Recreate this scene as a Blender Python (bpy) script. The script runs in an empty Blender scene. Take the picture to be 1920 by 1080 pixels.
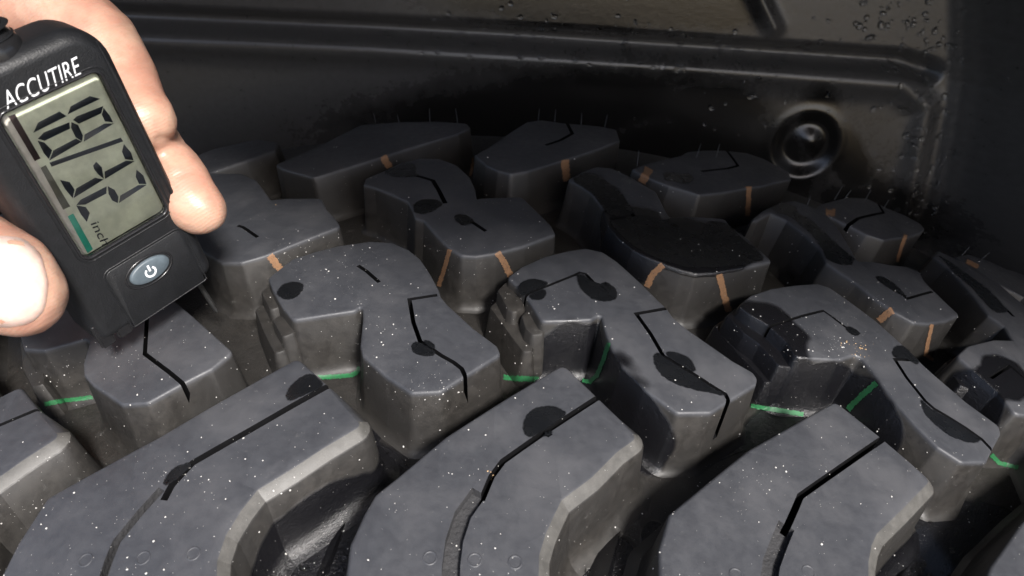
import bpy, bmesh, math, random
import numpy as np
from mathutils import Vector, Matrix
from mathutils.bvhtree import BVHTree

random.seed(7)
SC = bpy.context.scene
COL = SC.collection
MM = 0.001                      # everything is modelled in millimetres, linked in metres

# ------------------------------------------------------------------ camera
R = 420.0                       # tyre radius over the crown
CR = 0.42262                    # crown curvature
FPX = 1497.186                  # focal length in pixels of the 1920 px wide photograph
CAM = np.array([0.0, -0.41103781, 1.23077518]) * R

def rotation(ax, ay, az):
    cx, sx = math.cos(ax), math.sin(ax); cy, sy = math.cos(ay), math.sin(ay); cz, sz = math.cos(az), math.sin(az)
    return (np.array([[cz, -sz, 0], [sz, cz, 0], [0, 0, 1]]) @ np.array([[1, 0, 0], [0, cx, -sx], [0, sx, cx]])
            @ np.array([[cy, 0, sy], [0, 1, 0], [-sy, 0, cy]]))
CM = rotation(-0.59321114, -0.06091908, -0.01583527)      # columns: right, forward, up

cam_data = bpy.data.cameras.new('camera')
cam = bpy.data.objects.new('camera', cam_data); COL.objects.link(cam)
cam_data.sensor_width = 36.0; cam_data.lens = FPX / 1920 * 36
cam_data.clip_start = 0.005; cam_data.clip_end = 50
mw = np.eye(4); mw[:3, 0] = CM[:, 0]; mw[:3, 1] = CM[:, 2]; mw[:3, 2] = -CM[:, 1]; mw[:3, 3] = CAM * MM
cam.matrix_world = Matrix(mw.tolist())
cam_data.dof.use_dof = True; cam_data.dof.focus_distance = 0.165; cam_data.dof.aperture_fstop = 40
SC.camera = cam

# ------------------------------------------------------------------ sky and sun
SUN = Vector((0.28, -0.66, 0.69)).normalized()
w = bpy.data.worlds.new('World'); SC.world = w; w.use_nodes = True
nt = w.node_tree; bg = nt.nodes['Background']
sky = nt.nodes.new('ShaderNodeTexSky'); sky.sky_type = 'NISHITA'; sky.sun_disc = False; sky.air_density = .8; sky.dust_density = 2.6; sky.ozone_density = .6
sky.sun_elevation = math.asin(SUN.z); sky.sun_rotation = math.atan2(SUN.x, SUN.y)
nt.links.new(sky.outputs[0], bg.inputs[0]); bg.inputs[1].default_value = 0.13
sun_data = bpy.data.lights.new('sun', 'SUN'); sun_data.energy = 4.6; sun_data.angle = math.radians(9)
sun_data.color = (1.0, 0.965, 0.93)
sun = bpy.data.objects.new('sun', sun_data); COL.objects.link(sun)
sun.rotation_euler = SUN.to_track_quat('Z', 'Y').to_euler()
SC.view_settings.view_transform = 'Standard'; SC.view_settings.look = 'None'
SC.view_settings.gamma = 1; SC.view_settings.exposure = 0.95

# ------------------------------------------------------------------ geometry helpers
def ray(px, py):
    return CM @ np.array([(px - 960) / FPX, 1, -(py - 540) / FPX])

def rs(v, d=0.0):
    return R * (1 - CR * (v / R) ** 2) - d

def hit(px, py, d=0.0):
    """pixel of the photograph -> (u, v) on the tread surface, d mm below its top"""
    D = ray(px, py)
    def g(t):
        P = CAM + D * t
        return math.hypot(P[0], P[2]) - rs(P[1], d)
    t = 60.0
    while g(t) > 0 and t < 420: t += 2
    lo, hi = t - 2, t
    for _ in range(30):
        m = (lo + hi) / 2
        if g(m) > 0: lo = m
        else: hi = m
    P = CAM + D * lo
    return (math.atan2(P[0], P[2]) * R, P[1])

def at(px, py, z):
    """pixel and camera depth (mm) -> world point in mm"""
    return CAM + ray(px, py) * z

def to_world(u, v, h):
    r = rs(v) + h; a = u / R
    return (r * math.sin(a) * MM, v * MM, r * math.cos(a) * MM)

CROPS = {'0': (0, 560, 2.076), '400': (400, 680, 2.7), '900': (900, 680, 2.7), '1320': (1320, 680, 2.7),
         'm450': (450, 430, 2.298), 'm850': (850, 430, 2.298), 'm1300': (1300, 500, 2.348),
         'f400': (400, 180, 2.842), 'f900': (900, 180, 2.842), 'f1400': (1400, 230, 2.298),
         'g80': (0, 80, 2.7), 'p': (0, 0, 1), 't1000': (1000, 0, 2.087)}
def c(name, pts):
    """points measured in an enlarged crop of the photograph -> photograph pixels (extra values kept)"""
    ox, oy, s = CROPS[name]
    return [(p[0] / s + ox, p[1] / s + oy) + tuple(p[2:]) for p in pts]

def link(name, mesh, parent=None, mats=()):
    o = bpy.data.objects.new(name, mesh); COL.objects.link(o)
    for m in mats: mesh.materials.append(m)
    if parent: o.parent = parent
    return o

def tag(o, label=None, cat=None, group=None, kind=None):
    for k, x in (('label', label), ('category', cat), ('group', group), ('kind', kind)):
        if x: o[k] = x
    return o

def empty(name, loc=(0, 0, 0)):
    o = bpy.data.objects.new(name, None); COL.objects.link(o); o.location = loc; o.empty_display_size = 0.01
    return o

def smooth(me, deg=32):
    for p in me.polygons: p.use_smooth = True
    me.set_sharp_from_angle(angle=math.radians(deg))

def area2(P):
    return sum(P[i - 1][0] * P[i][1] - P[i][0] * P[i - 1][1] for i in range(len(P)))

def fillet(P, r0):
    """round the corners of a closed polygon of (x, y, chamfer[, radius])"""
    n = len(P); out = []
    for i in range(n):
        a, b, cc = P[i - 1], P[i], P[(i + 1) % n]
        r = b[3] if len(b) > 3 else r0
        v1 = Vector((a[0] - b[0], a[1] - b[1])); v2 = Vector((cc[0] - b[0], cc[1] - b[1]))
        l1, l2 = v1.length, v2.length
        if l1 < 1e-4 or l2 < 1e-4: continue
        v1 /= l1; v2 /= l2
        ang = math.acos(max(-1, min(1, v1.dot(v2))))
        if ang > math.radians(172): out.append((b[0], b[1], b[2])); continue
        t = min(r / math.tan(ang / 2), l1 * .45, l2 * .45)
        p0 = Vector((b[0], b[1])) + v1 * t; p2 = Vector((b[0], b[1])) + v2 * t; p1 = Vector((b[0], b[1]))
        k = 4 if ang < 2.4 else 2
        for j in range(k + 1):
            s = j / k
            q = p0 * (1 - s) ** 2 + p1 * 2 * s * (1 - s) + p2 * s * s
            out.append((q.x, q.y, b[2]))
    return out

def offset_ring(P, offs):
    n = len(P); out = []
    for i in range(n):
        a, b, cc = P[i - 1], P[i], P[(i + 1) % n]
        e1 = Vector((b[0] - a[0], b[1] - a[1])); e2 = Vector((cc[0] - b[0], cc[1] - b[1]))
        if e1.length < 1e-6 or e2.length < 1e-6: nn = Vector((0, 0))
        else:
            e1.normalize(); e2.normalize()
            n1 = Vector((e1.y, -e1.x)); n2 = Vector((e2.y, -e2.x)); m = n1 + n2
            m = m.normalized() if m.length > 1e-4 else n1
            nn = m / max(.6, m.dot(n1))
        out.append((b[0] + nn.x * offs[i], b[1] + nn.y * offs[i]))
    return out

def grid_cut(bm, su, sv):
    us = [x.co.x for x in bm.verts]; vs = [x.co.y for x in bm.verts]
    for axis, lo, hi, st in ((0, min(us), max(us), su), (1, min(vs), max(vs), sv)):
        k = math.ceil(lo / st)
        while k * st < hi:
            co = Vector((0, 0, 0)); co[axis] = k * st + .013; no = Vector((0, 0, 0)); no[axis] = 1
            bmesh.ops.bisect_plane(bm, geom=bm.verts[:] + bm.edges[:] + bm.faces[:], plane_co=co, plane_no=no, dist=1e-4)
            k += 1

def finish_flat(bm, name, parent, mats, deg=32):
    """bend a mesh built flat (u, v, h in mm) round the tyre and keep the flat coordinates as an attribute"""
    big = [f for f in bm.faces if len(f.verts) > 4]
    bmesh.ops.triangulate(bm, faces=big)
    me = bpy.data.meshes.new(name); bm.to_mesh(me); bm.free()
    co = np.empty(len(me.vertices) * 3); me.vertices.foreach_get('co', co)
    at_ = me.attributes.new('flat', 'FLOAT_VECTOR', 'POINT'); at_.data.foreach_set('vector', co)
    co = co.reshape(-1, 3); r = rs(co[:, 1]) + co[:, 2]; a = co[:, 0] / R
    nc = np.stack([r * np.sin(a), co[:, 1], r * np.cos(a)], 1) * MM
    me.vertices.foreach_set('co', nc.ravel()); me.update()
    smooth(me, deg)
    return link(name, me, parent, mats)

def tube(bm, pts, rad, n=10, cap=True, mat=0):
    pts = [Vector(p) for p in pts]; rings = []
    rad = rad if hasattr(rad, '__len__') else [rad] * len(pts)
    t0 = None
    for i, p in enumerate(pts):
        d = (pts[min(i + 1, len(pts) - 1)] - pts[max(i - 1, 0)]).normalized()
        if t0 is None: t0 = d.orthogonal().normalized()
        t0 = (t0 - d * t0.dot(d)).normalized(); b = d.cross(t0)
        rings.append([bm.verts.new(p + (t0 * math.cos(k * 2 * math.pi / n) + b * math.sin(k * 2 * math.pi / n)) * rad[i]) for k in range(n)])
    for a, b in zip(rings, rings[1:]):
        for k in range(n):
            f = bm.faces.new((a[k], a[(k + 1) % n], b[(k + 1) % n], b[k])); f.material_index = mat
    if cap:
        bm.faces.new(rings[0][::-1]); bm.faces.new(rings[-1])
    return rings

def mesh_obj(name, bm, parent, mats, scale=MM, deg=35, sm=True):
    for v in bm.verts: v.co *= scale
    bmesh.ops.recalc_face_normals(bm, faces=bm.faces)
    me = bpy.data.meshes.new(name); bm.to_mesh(me); bm.free()
    if sm: smooth(me, deg)
    return link(name, me, parent, mats)

# ------------------------------------------------------------------ material helpers
class NT:
    def __init__(s, name):
        s.m = bpy.data.materials.new(name); s.m.use_nodes = True; s.t = s.m.node_tree
        s.b = s.t.nodes['Principled BSDF']; s.out = s.t.nodes['Material Output']
    def n(s, typ, **kw):
        x = s.t.nodes.new('ShaderNode' + typ)
        for k, v in kw.items():
            if k.startswith('i_'):
                x.inputs[int(k[2:]) if k[2:].isdigit() else k[2:]].default_value = v
            else: setattr(x, k, v)
        return x
    def l(s, a, b): s.t.links.new(a, b)
    def math(s, op, a, b=None, clamp=False):
        x = s.n('Math', operation=op, use_clamp=clamp)
        for i, q in enumerate((a, b)):
            if q is None: continue
            if isinstance(q, (int, float)): x.inputs[i].default_value = q
            else: s.l(q, x.inputs[i])
        return x.outputs[0]
    def ramp(s, fac, lo, hi, to0=0.0, to1=1.0):
        x = s.n('MapRange'); x.interpolation_type = 'SMOOTHSTEP'; s.l(fac, x.inputs[0])
        x.inputs[1].default_value = lo; x.inputs[2].default_value = hi; x.inputs[3].default_value = to0; x.inputs[4].default_value = to1
        return x.outputs[0]
    def mix(s, fac, a, b):
        x = s.n('Mix', data_type='RGBA')
        if isinstance(fac, (int, float)): x.inputs[0].default_value = fac
        else: s.l(fac, x.inputs[0])
        for i, q in ((6, a), (7, b)):
            if isinstance(q, tuple): x.inputs[i].default_value = q if len(q) == 4 else q + (1,)
            else: s.l(q, x.inputs[i])
        return x.outputs[2]
    def mixf(s, fac, a, b):
        x = s.n('Mix', data_type='FLOAT'); s.l(fac, x.inputs[0])
        for i, q in ((2, a), (3, b)):
            if isinstance(q, (int, float)): x.inputs[i].default_value = q
            else: s.l(q, x.inputs[i])
        return x.outputs[0]
    def noise(s, vec, scale, detail=4, rough=.6):
        x = s.n('TexNoise'); x.inputs['Scale'].default_value = scale; x.inputs['Detail'].default_value = detail
        x.inputs['Roughness'].default_value = rough
        if vec is not None: s.l(vec, x.inputs['Vector'])
        return x.outputs[0]
    def bump(s, h, strength, dist, prev=None):
        x = s.n('Bump'); x.inputs['Strength'].default_value = strength; x.inputs['Distance'].default_value = dist
        s.l(h, x.inputs['Height'])
        if prev is not None: s.l(prev, x.inputs['Normal'])
        return x.outputs[0]

def simple(name, col, rough=.5, spec=.5, metallic=0, bump=0, bscale=2000, **kw):
    M = NT(name); b = M.b
    b.inputs['Base Color'].default_value = col + (1,); b.inputs['Roughness'].default_value = rough
    b.inputs['Metallic'].default_value = metallic; b.inputs['Specular IOR Level'].default_value = spec
    tc = M.n('TexCoord')
    nz = M.noise(tc.outputs['Object'], bscale * .15, 4)
    M.l(M.mix(M.ramp(nz, .3, .75), tuple(x * .82 for x in col), tuple(min(1, x * 1.15) for x in col)), b.inputs['Base Color'])
    if bump: M.l(M.bump(M.noise(tc.outputs['Object'], bscale, 3), .6, bump), b.inputs['Normal'])
    for k, v in kw.items(): b.inputs[k].default_value = v
    return M.m

def px_blob(cr, pc, p1, p2, depth, h0, hr):
    """a wet patch: centre and two half axes measured in a crop, on the surface 'depth' mm below the tread top"""
    q = [hit(*c(cr, [p])[0], depth) for p in (pc, p1, p2)]
    C_ = np.array(q[0]); E = np.array([np.array(q[1]) - C_, np.array(q[2]) - C_]).T
    return C_, np.linalg.inv(E), h0, hr

def rubber(name, blobs=(), pale_edge=False, floor=False):
    M = NT(name); b = M.b
    fl = M.n('Attribute', attribute_name='flat', attribute_type='GEOMETRY').outputs['Vector']
    sep = M.n('SeparateXYZ'); M.l(fl, sep.inputs[0])
    big = M.noise(fl, .05, 5, .65); mid = M.noise(fl, .45, 5, .7); fine = M.noise(fl, 5.0, 4, .7)
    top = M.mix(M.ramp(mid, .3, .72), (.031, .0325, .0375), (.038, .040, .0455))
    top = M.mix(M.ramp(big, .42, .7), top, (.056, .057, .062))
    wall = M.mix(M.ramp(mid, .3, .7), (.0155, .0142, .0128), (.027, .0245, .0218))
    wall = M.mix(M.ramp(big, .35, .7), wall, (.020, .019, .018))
    if pale_edge:
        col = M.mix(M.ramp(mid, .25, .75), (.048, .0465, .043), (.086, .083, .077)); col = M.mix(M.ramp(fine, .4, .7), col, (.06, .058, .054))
    elif floor: col = M.mix(.3, wall, (.014, .0125, .011))  # floor colour darkened to carry the shade deep in the grooves
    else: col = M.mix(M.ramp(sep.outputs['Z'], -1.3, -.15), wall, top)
    # faint scratches and chalky smudges
    mp = M.n('Mapping'); M.l(fl, mp.inputs[0]); mp.inputs['Rotation'].default_value = (0, 0, .6); mp.inputs['Scale'].default_value = (.25, 2.2, 1)
    scr = M.noise(mp.outputs[0], 1.2, 4, .8)
    col = M.mix(M.math('MULTIPLY', M.ramp(scr, .64, .76), .35), col, (.12, .12, .12))
    sm = M.noise(fl, .22, 8, .8)
    col = M.mix(M.math('MULTIPLY', M.ramp(sm, .60, .74), .5), col, (.13, .128, .122))
    # dust: fine pale grains
    vo = M.n('TexVoronoi', feature='F1'); vo.inputs['Scale'].default_value = .9; M.l(fl, vo.inputs['Vector'])
    rnd = M.n('SeparateColor'); M.l(vo.outputs['Color'], rnd.inputs[0])
    size = M.math('MULTIPLY', M.math('SUBTRACT', rnd.outputs[0], .80), .45)
    dust = M.math('LESS_THAN', vo.outputs['Distance'], size)
    dust = M.math('MULTIPLY', dust, M.ramp(rnd.outputs[1], .1, 1.0, .15, 1))
    rough = M.ramp(mid, .2, .8, .42, .58)
    h = M.math('ADD', M.math('MULTIPLY', fine, .04), M.math('MULTIPLY', mid, .03))
    if floor: h = M.math('ADD', M.math('MULTIPLY', fine, .06), M.math('MULTIPLY', M.noise(fl, 1.6, 3, .6), .16))
    if blobs:
        wet = None
        wob = M.math('MULTIPLY', M.math('SUBTRACT', M.noise(fl, .10, 2, .4), .5), .5)
        for C_, Ei, h0, hr in blobs:
            sub = M.n('VectorMath', operation='SUBTRACT'); M.l(fl, sub.inputs[0]); sub.inputs[1].default_value = (C_[0], C_[1], h0)
            cb = M.n('CombineXYZ')
            for k, row in enumerate(((Ei[0][0], Ei[0][1], 0), (Ei[1][0], Ei[1][1], 0), (0, 0, 1 / hr))):
                dt = M.n('VectorMath', operation='DOT_PRODUCT'); M.l(sub.outputs[0], dt.inputs[0]); dt.inputs[1].default_value = row
                M.l(dt.outputs['Value'], cb.inputs[k])
            ln = M.n('VectorMath', operation='LENGTH'); M.l(cb.outputs[0], ln.inputs[0])
            m = M.ramp(M.math('ADD', ln.outputs['Value'], wob), .93, 1.04, 1, 0)
            wet = m if wet is None else M.math('MAXIMUM', wet, m)
        h = M.math('ADD', h, M.math('MULTIPLY', wet, M.math('ADD', M.math('MULTIPLY', M.noise(fl, 1.1, 5, .75), .22), M.math('MULTIPLY', M.noise(fl, 3.2, 2, .5), .10))))
        col = M.mix(wet, col, (.0045, .0045, .0055))
        rough = M.mixf(wet, rough, .27)
        M.l(M.math('MULTIPLY', wet, .2), b.inputs['Coat Weight']); b.inputs['Coat Roughness'].default_value = .08
    nrm = M.bump(h, .8, .001)
    col = M.mix(M.math('MULTIPLY', dust, .7), col, (.42, .41, .38))
    M.l(col, b.inputs['Base Color']); M.l(rough, b.inputs['Roughness']); M.l(nrm, b.inputs['Normal'])
    b.inputs['Specular IOR Level'].default_value = .45
    return M.m

# ------------------------------------------------------------------ wet patches on walls and groove floors
D = 14.3                        # groove depth: 18/32 inch
B = {}
B['pool1'] = px_blob('400', (640, 900), (950, 560), (880, 1180), D, -D, 9)       # groove right of the first near block
B['wall1'] = px_blob('400', (450, 830), (960, 420), (230, 590), D, -D, 8.8)
B['pool1b'] = px_blob('400', (180, 1000), (330, 760), (300, 1100), D, -D, 10)
B['pool2'] = px_blob('m850', (740, 760), (930, 1010), (822, 690), 9, -9, 9)       # black channel beside the second leg
B['pool2b'] = px_blob('m850', (500, 590), (290, 600), (545, 425), 9, -9, 9)
B['pool2c'] = px_blob('m850', (860, 950), (900, 900), (820, 900), D, -D, 6)
B['pool3'] = px_blob('m1300', (470, 600), (230, 620), (560, 440), 9, -9, 9)
B['pool3c'] = px_blob('m1300', (330, 700), (180, 740), (560, 560), D, -D, 7)
B['pool3b'] = px_blob('m1300', (770, 640), (900, 850), (850, 560), 9, -9, 9)
B['pool4'] = px_blob('m1300', (285, 375), (70, 200), (400, 290), 6, -6, 9)
B['pool5'] = px_blob('1320', (1120, 980), (1500, 720), (1450, 1180), D, -D, 11)
B['wall3'] = px_blob('1320', (1010, 1060), (1230, 800), (930, 1000), D, -D, 11)
B['pool6'] = px_blob('900', (620, 1080), (720, 880), (780, 1100), D, -D, 5)
B['pool7'] = px_blob('f900', (800, 790), (1010, 900), (900, 660), 3, -1, 9)
B['pool7b'] = px_blob('f900', (1120, 800), (1480, 870), (1150, 660), 0, 0, 2)
B['pool8'] = px_blob('f1400', (300, 650), (150, 480), (420, 620), D, -D, 10)
B['pool9'] = px_blob('m1300', (1290, 570), (1130, 470), (1370, 480), 6, -6, 9)
B['pool10'] = px_blob('900', (890, 900), (930, 820), (960, 960), D, -D, 12)
B['pool11'] = px_blob('p', (680, 812), (640, 830), (690, 850), D, -D, 3)

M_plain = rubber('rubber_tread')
M_chamfer = rubber('rubber_pale_chamfer', pale_edge=True)  # lighter rubber on the wide chamfers
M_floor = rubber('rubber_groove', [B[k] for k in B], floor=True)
Mf = NT('wet_rubber_film'); fl_ = Mf.n('Attribute', attribute_name='flat', attribute_type='GEOMETRY').outputs['Vector']
so_ = Mf.n('Attribute', attribute_name='soft', attribute_type='GEOMETRY').outputs['Fac']
al_ = Mf.ramp(Mf.math('ADD', so_, Mf.math('MULTIPLY', Mf.math('SUBTRACT', Mf.noise(fl_, .9, 5, .7), .5), .9)), .15, .5, 0, .97)
Mf.l(al_, Mf.b.inputs['Alpha'])
Mf.l(Mf.mix(Mf.noise(fl_, .2, 3, .6), (.004, .0045, .0055), (.008, .0085, .0095)), Mf.b.inputs['Base Color'])
Mf.l(Mf.ramp(Mf.noise(fl_, .25, 3, .6), .35, .65, .17, .32), Mf.b.inputs['Roughness'])
Mf.l(Mf.bump(Mf.noise(fl_, 3, 3, .6), .4, .00003), Mf.b.inputs['Normal']); M_film = Mf.m
M_recess = simple('rough_recess_rubber', (.030, .030, .032), .75, .3, bump=.0006, bscale=1100)
M_cut = simple('sipe_shade_rubber', (.004, .004, .0045), .8, .08); M_cap = bpy.data.materials.new('lower_cap')  # sipe insides coloured near black for the shade within the cuts
def paint(name, col):
    M = NT(name); tc = M.n('TexCoord').outputs['Object']
    w_ = M.ramp(M.noise(tc, 2600, 5, .75), .50, .66)
    c1 = M.mix(M.noise(tc, 900, 4, .7), tuple(x * .7 for x in col), tuple(x * 1.25 for x in col))
    M.l(M.mix(M.math('MULTIPLY', w_, .75), c1, (.04, .037, .034)), M.b.inputs['Base Color']); M.b.inputs['Roughness'].default_value = .55
    M.l(M.bump(M.noise(tc, 3000, 3), .5, .0001), M.b.inputs['Normal']); return M.m
M_green = paint('green_tread_paint', (.013, .115, .038))
M_copper = paint('copper_tread_paint', (.21, .115, .06))

# ------------------------------------------------------------------ tyre
tyre = empty('tyre', (0, 0, 0))
tag(tyre, 'black off road tyre with deep wet dusty tread blocks and green and copper paint lines', 'tyre')

def carcass():
    prof = []
    for v in np.arange(-112, 119, 2.5): prof.append((v, -D))
    prof = [(-150, -150), (-149, -110), (-146, -80), (-141, -55), (-134, -36), (-124, -22), (-117, -16.5)] + prof + [(122, -16), (130, -22), (139, -36), (145, -60), (149, -95), (150, -150)]
    angs = []
    a = -180.0
    while a < 180: angs.append(a); a += .35 if -50 < a < 50 else 2.0
    verts = []; flat = []
    for a in angs:
        ar = math.radians(a)
        for v, h in prof:
            r = rs(v) + h
            verts.append((r * math.sin(ar) * MM, v * MM, r * math.cos(ar) * MM)); flat += [ar * R, v, max(h, -16)]
    n = len(prof); faces = []
    for i in range(len(angs)):
        j = (i + 1) % len(angs)
        for k in range(n - 1): faces.append((i * n + k, j * n + k, j * n + k + 1, i * n + k + 1))
    me = bpy.data.meshes.new('carcass'); me.from_pydata(verts, [], faces)
    at_ = me.attributes.new('flat', 'FLOAT_VECTOR', 'POINT'); at_.data.foreach_set('vector', flat)
    for p in me.polygons: p.use_smooth = True
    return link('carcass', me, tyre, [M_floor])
carcass_o = carcass()

RAYMESH = []                    # every tyre mesh paint lines and grit may sit on

def sipe_cutter(lines):
    bm = bmesh.new()
    for pts, wd, dp in lines:
        n = len(pts); L = []; Rr = []
        for i in range(n):
            p = Vector(pts[i]); d1 = (Vector(pts[min(i + 1, n - 1)]) - Vector(pts[max(i - 1, 0)])).normalized()
            if 0 < i < n - 1:
                e1 = (p - Vector(pts[i - 1])).normalized(); e2 = (Vector(pts[i + 1]) - p).normalized()
                m = (e1 + e2); d1 = m.normalized() if m.length > .3 else e2
                k = 1 / max(.5, abs(Vector((-d1.y, d1.x)).dot(Vector((-e1.y, e1.x)))))
            else: k = 1
            nn = Vector((-d1.y, d1.x)) * wd / 2 * k
            L.append(p + nn); Rr.append(p - nn)
        P = L + Rr[::-1]
        if area2([(q.x, q.y) for q in P]) < 0: P = P[::-1]
        top = [bm.verts.new((q.x, q.y, 2)) for q in P]; bot = [bm.verts.new((q.x, q.y, -dp)) for q in P]
        # quads along the ribbon keep the caps sane
        N = len(P)
        for i in range(N): bm.faces.new((top[i], bot[i], bot[(i + 1) % N], top[(i + 1) % N]))
        for i in range(n - 1):
            a, b_, cc, dd = i, i + 1, N - 2 - i, N - 1 - i
            bm.faces.new((top[a], top[b_], top[cc], top[dd])); bm.faces.new((bot[dd], bot[cc], bot[b_], bot[a]))
    bmesh.ops.recalc_face_normals(bm, faces=bm.faces)
    return bm

def tread_block(cr, outline, sipes=(), blobs=(), ch=0.7, rr=1.0, draft=.09, wd=.9, label=None, name='tread_block', top=0.0, parent=None, skirt=2.2):
    P = []
    for p in c(cr, outline):
        u, v = hit(p[0], p[1], -top)
        P.append((u, v, p[2] if len(p) > 2 and p[2] else ch, p[3] if len(p) > 3 else rr))
    if area2(P) < 0: P = P[::-1]
    P = fillet(P, rr)
    # drop near-duplicate points
    Q = [P[0]]
    for p in P[1:]:
        if math.hypot(p[0] - Q[-1][0], p[1] - Q[-1][1]) > .12: Q.append(p)
    P = Q; n = len(P)
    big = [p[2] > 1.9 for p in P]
    S = -9.5
    rings = [([0.0] * n, [top] * n)]
    for fa, fb, ga, gb in ((.35, -.10, .12, -.05), (.72, -.38, .9, -.62), (1.0, -.95, 1.0, -.76)):
        rings.append(([p[2] * (ga if bg_ else fa) for p, bg_ in zip(P, big)], [top + p[2] * (gb if bg_ else fb) for p, bg_ in zip(P, big)]))
    mid = [p[2] + (-S + top) * draft for p in P]
    rings.append((mid, [S] * n))
    bm = bmesh.new(); V = []
    for offs, hs in rings:
        q = offset_ring(P, offs); V.append([bm.verts.new((q[i][0], q[i][1], hs[i])) for i in range(n)])
    bm.faces.new(V[0])
    for k in range(len(V) - 1):
        for i in range(n):
            j = (i + 1) % n
            f = bm.faces.new((V[k][j], V[k][i], V[k + 1][i], V[k + 1][j]))
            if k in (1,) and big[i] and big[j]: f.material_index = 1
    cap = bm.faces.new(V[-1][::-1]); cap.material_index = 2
    if sipes:
        me = bpy.data.meshes.new('b'); bm.to_mesh(me); bm.free()
        for m in (M_plain, M_chamfer, M_cap): me.materials.append(m)
        lines = []
        for s in sipes:
            crs, pts = s[0], s[1]; w_ = s[2] if len(s) > 2 else wd; d_ = s[3] if len(s) > 3 else 8.6
            lines.append(([hit(x, y, -top) for x, y in c(crs, pts)], w_, d_))
        ob = bpy.data.objects.new('b', me); COL.objects.link(ob)
        cuts = []
        for ln in lines:
            cb = sipe_cutter([ln]); cm = bpy.data.meshes.new('cut'); cb.to_mesh(cm); cb.free()
            cm.materials.append(M_cut if ln[2] > 3 else M_recess); co_ = bpy.data.objects.new('cut', cm); COL.objects.link(co_); cuts.append(co_)
            md = ob.modifiers.new('s', 'BOOLEAN'); md.operation = 'DIFFERENCE'; md.solver = 'EXACT'; md.object = co_; md.material_mode = 'TRANSFER'
        dg = bpy.context.evaluated_depsgraph_get(); dg.update()
        me2 = bpy.data.meshes.new_from_object(ob.evaluated_get(dg))
        mats_ = [m.name for m in me2.materials]; remap = {i: {'rubber_pale_chamfer': 1, 'lower_cap': 2, 'sipe_shade_rubber': 3, 'rough_recess_rubber': 4}.get(nm, 0) for i, nm in enumerate(mats_)}
        bm = bmesh.new(); bm.from_mesh(me2)
        for f in bm.faces: f.material_index = remap.get(f.material_index, 0)
        for o in cuts + [ob]: bpy.data.objects.remove(o)
        bpy.data.meshes.remove(me2)
    # delete the flat lower cap and hang the flared skirt under it
    dead = [f for f in bm.faces if f.material_index == 2 and abs(f.normal.z) > .9 and abs(f.calc_center_median().z - S) < .01]
    if not dead: dead = [f for f in bm.faces if all(abs(v.co.z - S) < .01 for v in f.verts)]
    bmesh.ops.delete(bm, geom=dead, context='FACES_ONLY')
    for f in bm.faces:
        if f.material_index == 2: f.material_index = 0
    prev = None
    for add, h in ((0, S), (.35, -D + 2.6), (skirt * .28, -D + 1.1), (skirt * .62, -D + .25), (skirt * 1.1, -D - .25)):
        q = offset_ring(P, [m + (add + (-S if 0 else 0)) for m in mid])
        ring = [bm.verts.new((q[i][0], q[i][1], h)) for i in range(n)]
        if prev:
            for i in range(n):
                j = (i + 1) % n
                try: bm.faces.new((prev[j], prev[i], ring[i], ring[j]))
                except ValueError: pass
        prev = ring
    bmesh.ops.remove_doubles(bm, verts=bm.verts, dist=.002)
    bmesh.ops.triangulate(bm, faces=[f for f in bm.faces if len(f.verts) > 4])
    bmesh.ops.recalc_face_normals(bm, faces=bm.faces)
    grid_cut(bm, 9, 9)
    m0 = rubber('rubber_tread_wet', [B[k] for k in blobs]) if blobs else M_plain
    o = finish_flat(bm, name, parent or tyre, [m0, M_chamfer, m0, M_cut, M_recess])
    if label: o['label'] = label
    RAYMESH.append(o)
    return o

def film(block, cr, pts, h=.07):
    """a dark damp patch lying on a block's top"""
    P = [hit(p[0], p[1]) + (0, 3) for p in c(cr, pts)]
    if area2(P) < 0: P = P[::-1]
    P = fillet(P, 3)
    bm = bmesh.new(); n = len(P); ly = bm.verts.layers.float.new('soft'); V = []
    for off, al in ((-.8, 1.0), (-.1, .6), (.6, 0.0)):
        ring_ = [bm.verts.new((x, y, h)) for x, y in offset_ring(P, [off] * n)]
        for v in ring_: v[ly] = al
        V.append(ring_)
    bm.faces.new(V[0])
    for A, B_ in zip(V, V[1:]):
        for i in range(n):
            j = (i + 1) % n; bm.faces.new((A[j], A[i], B_[i], B_[j]))
    bmesh.ops.triangulate(bm, faces=[f for f in bm.faces if len(f.verts) > 4]); grid_cut(bm, 9, 9)
    return finish_flat(bm, 'wet_patch', block, [M_film], 60)

# near shoulder blocks -------------------------------------------------
CH = 2.3
N0 = tread_block('p', [(34, 729), (66, 770), (108, 818, CH), (40, 862, CH), (-20, 905, CH), (-75, 960, CH), (-110, 1100, CH), (-120, 1300, CH), (-560, 1320), (-540, 1080), (-480, 960), (-300, 905), (-120, 810)],
    [('p', [(72, 767), (0, 797), (-140, 880), (-190, 940)])])
N1 = tread_block('p', [(556, 676), (612, 726), (674, 797, CH), (605, 838, CH), (541, 880, CH), (480, 917, CH), (450, 955, CH), (420, 1003, CH), (404, 1050, CH), (393, 1300, CH), (-25, 1320), (8, 1080), (38, 1020), (92, 936), (300, 822)],
    [('p', [(622, 720), (541, 765), (470, 806), (361, 868), (322, 910), (307, 938)], 1.35),
     ('p', [(303, 917), (262, 962), (219, 1015), (205, 1048), (193, 1085), (180, 1330)], 1.5, 2.2)], ['pool1b', 'wall1'], skirt=4)
film(N1, '0', [(1115, 402), (1125, 350), (1170, 310), (1213, 294), (1264, 340), (1190, 370)])
film(N1, '0', [(640, 728), (650, 690), (690, 655), (748, 640), (718, 675), (680, 708)])
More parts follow.
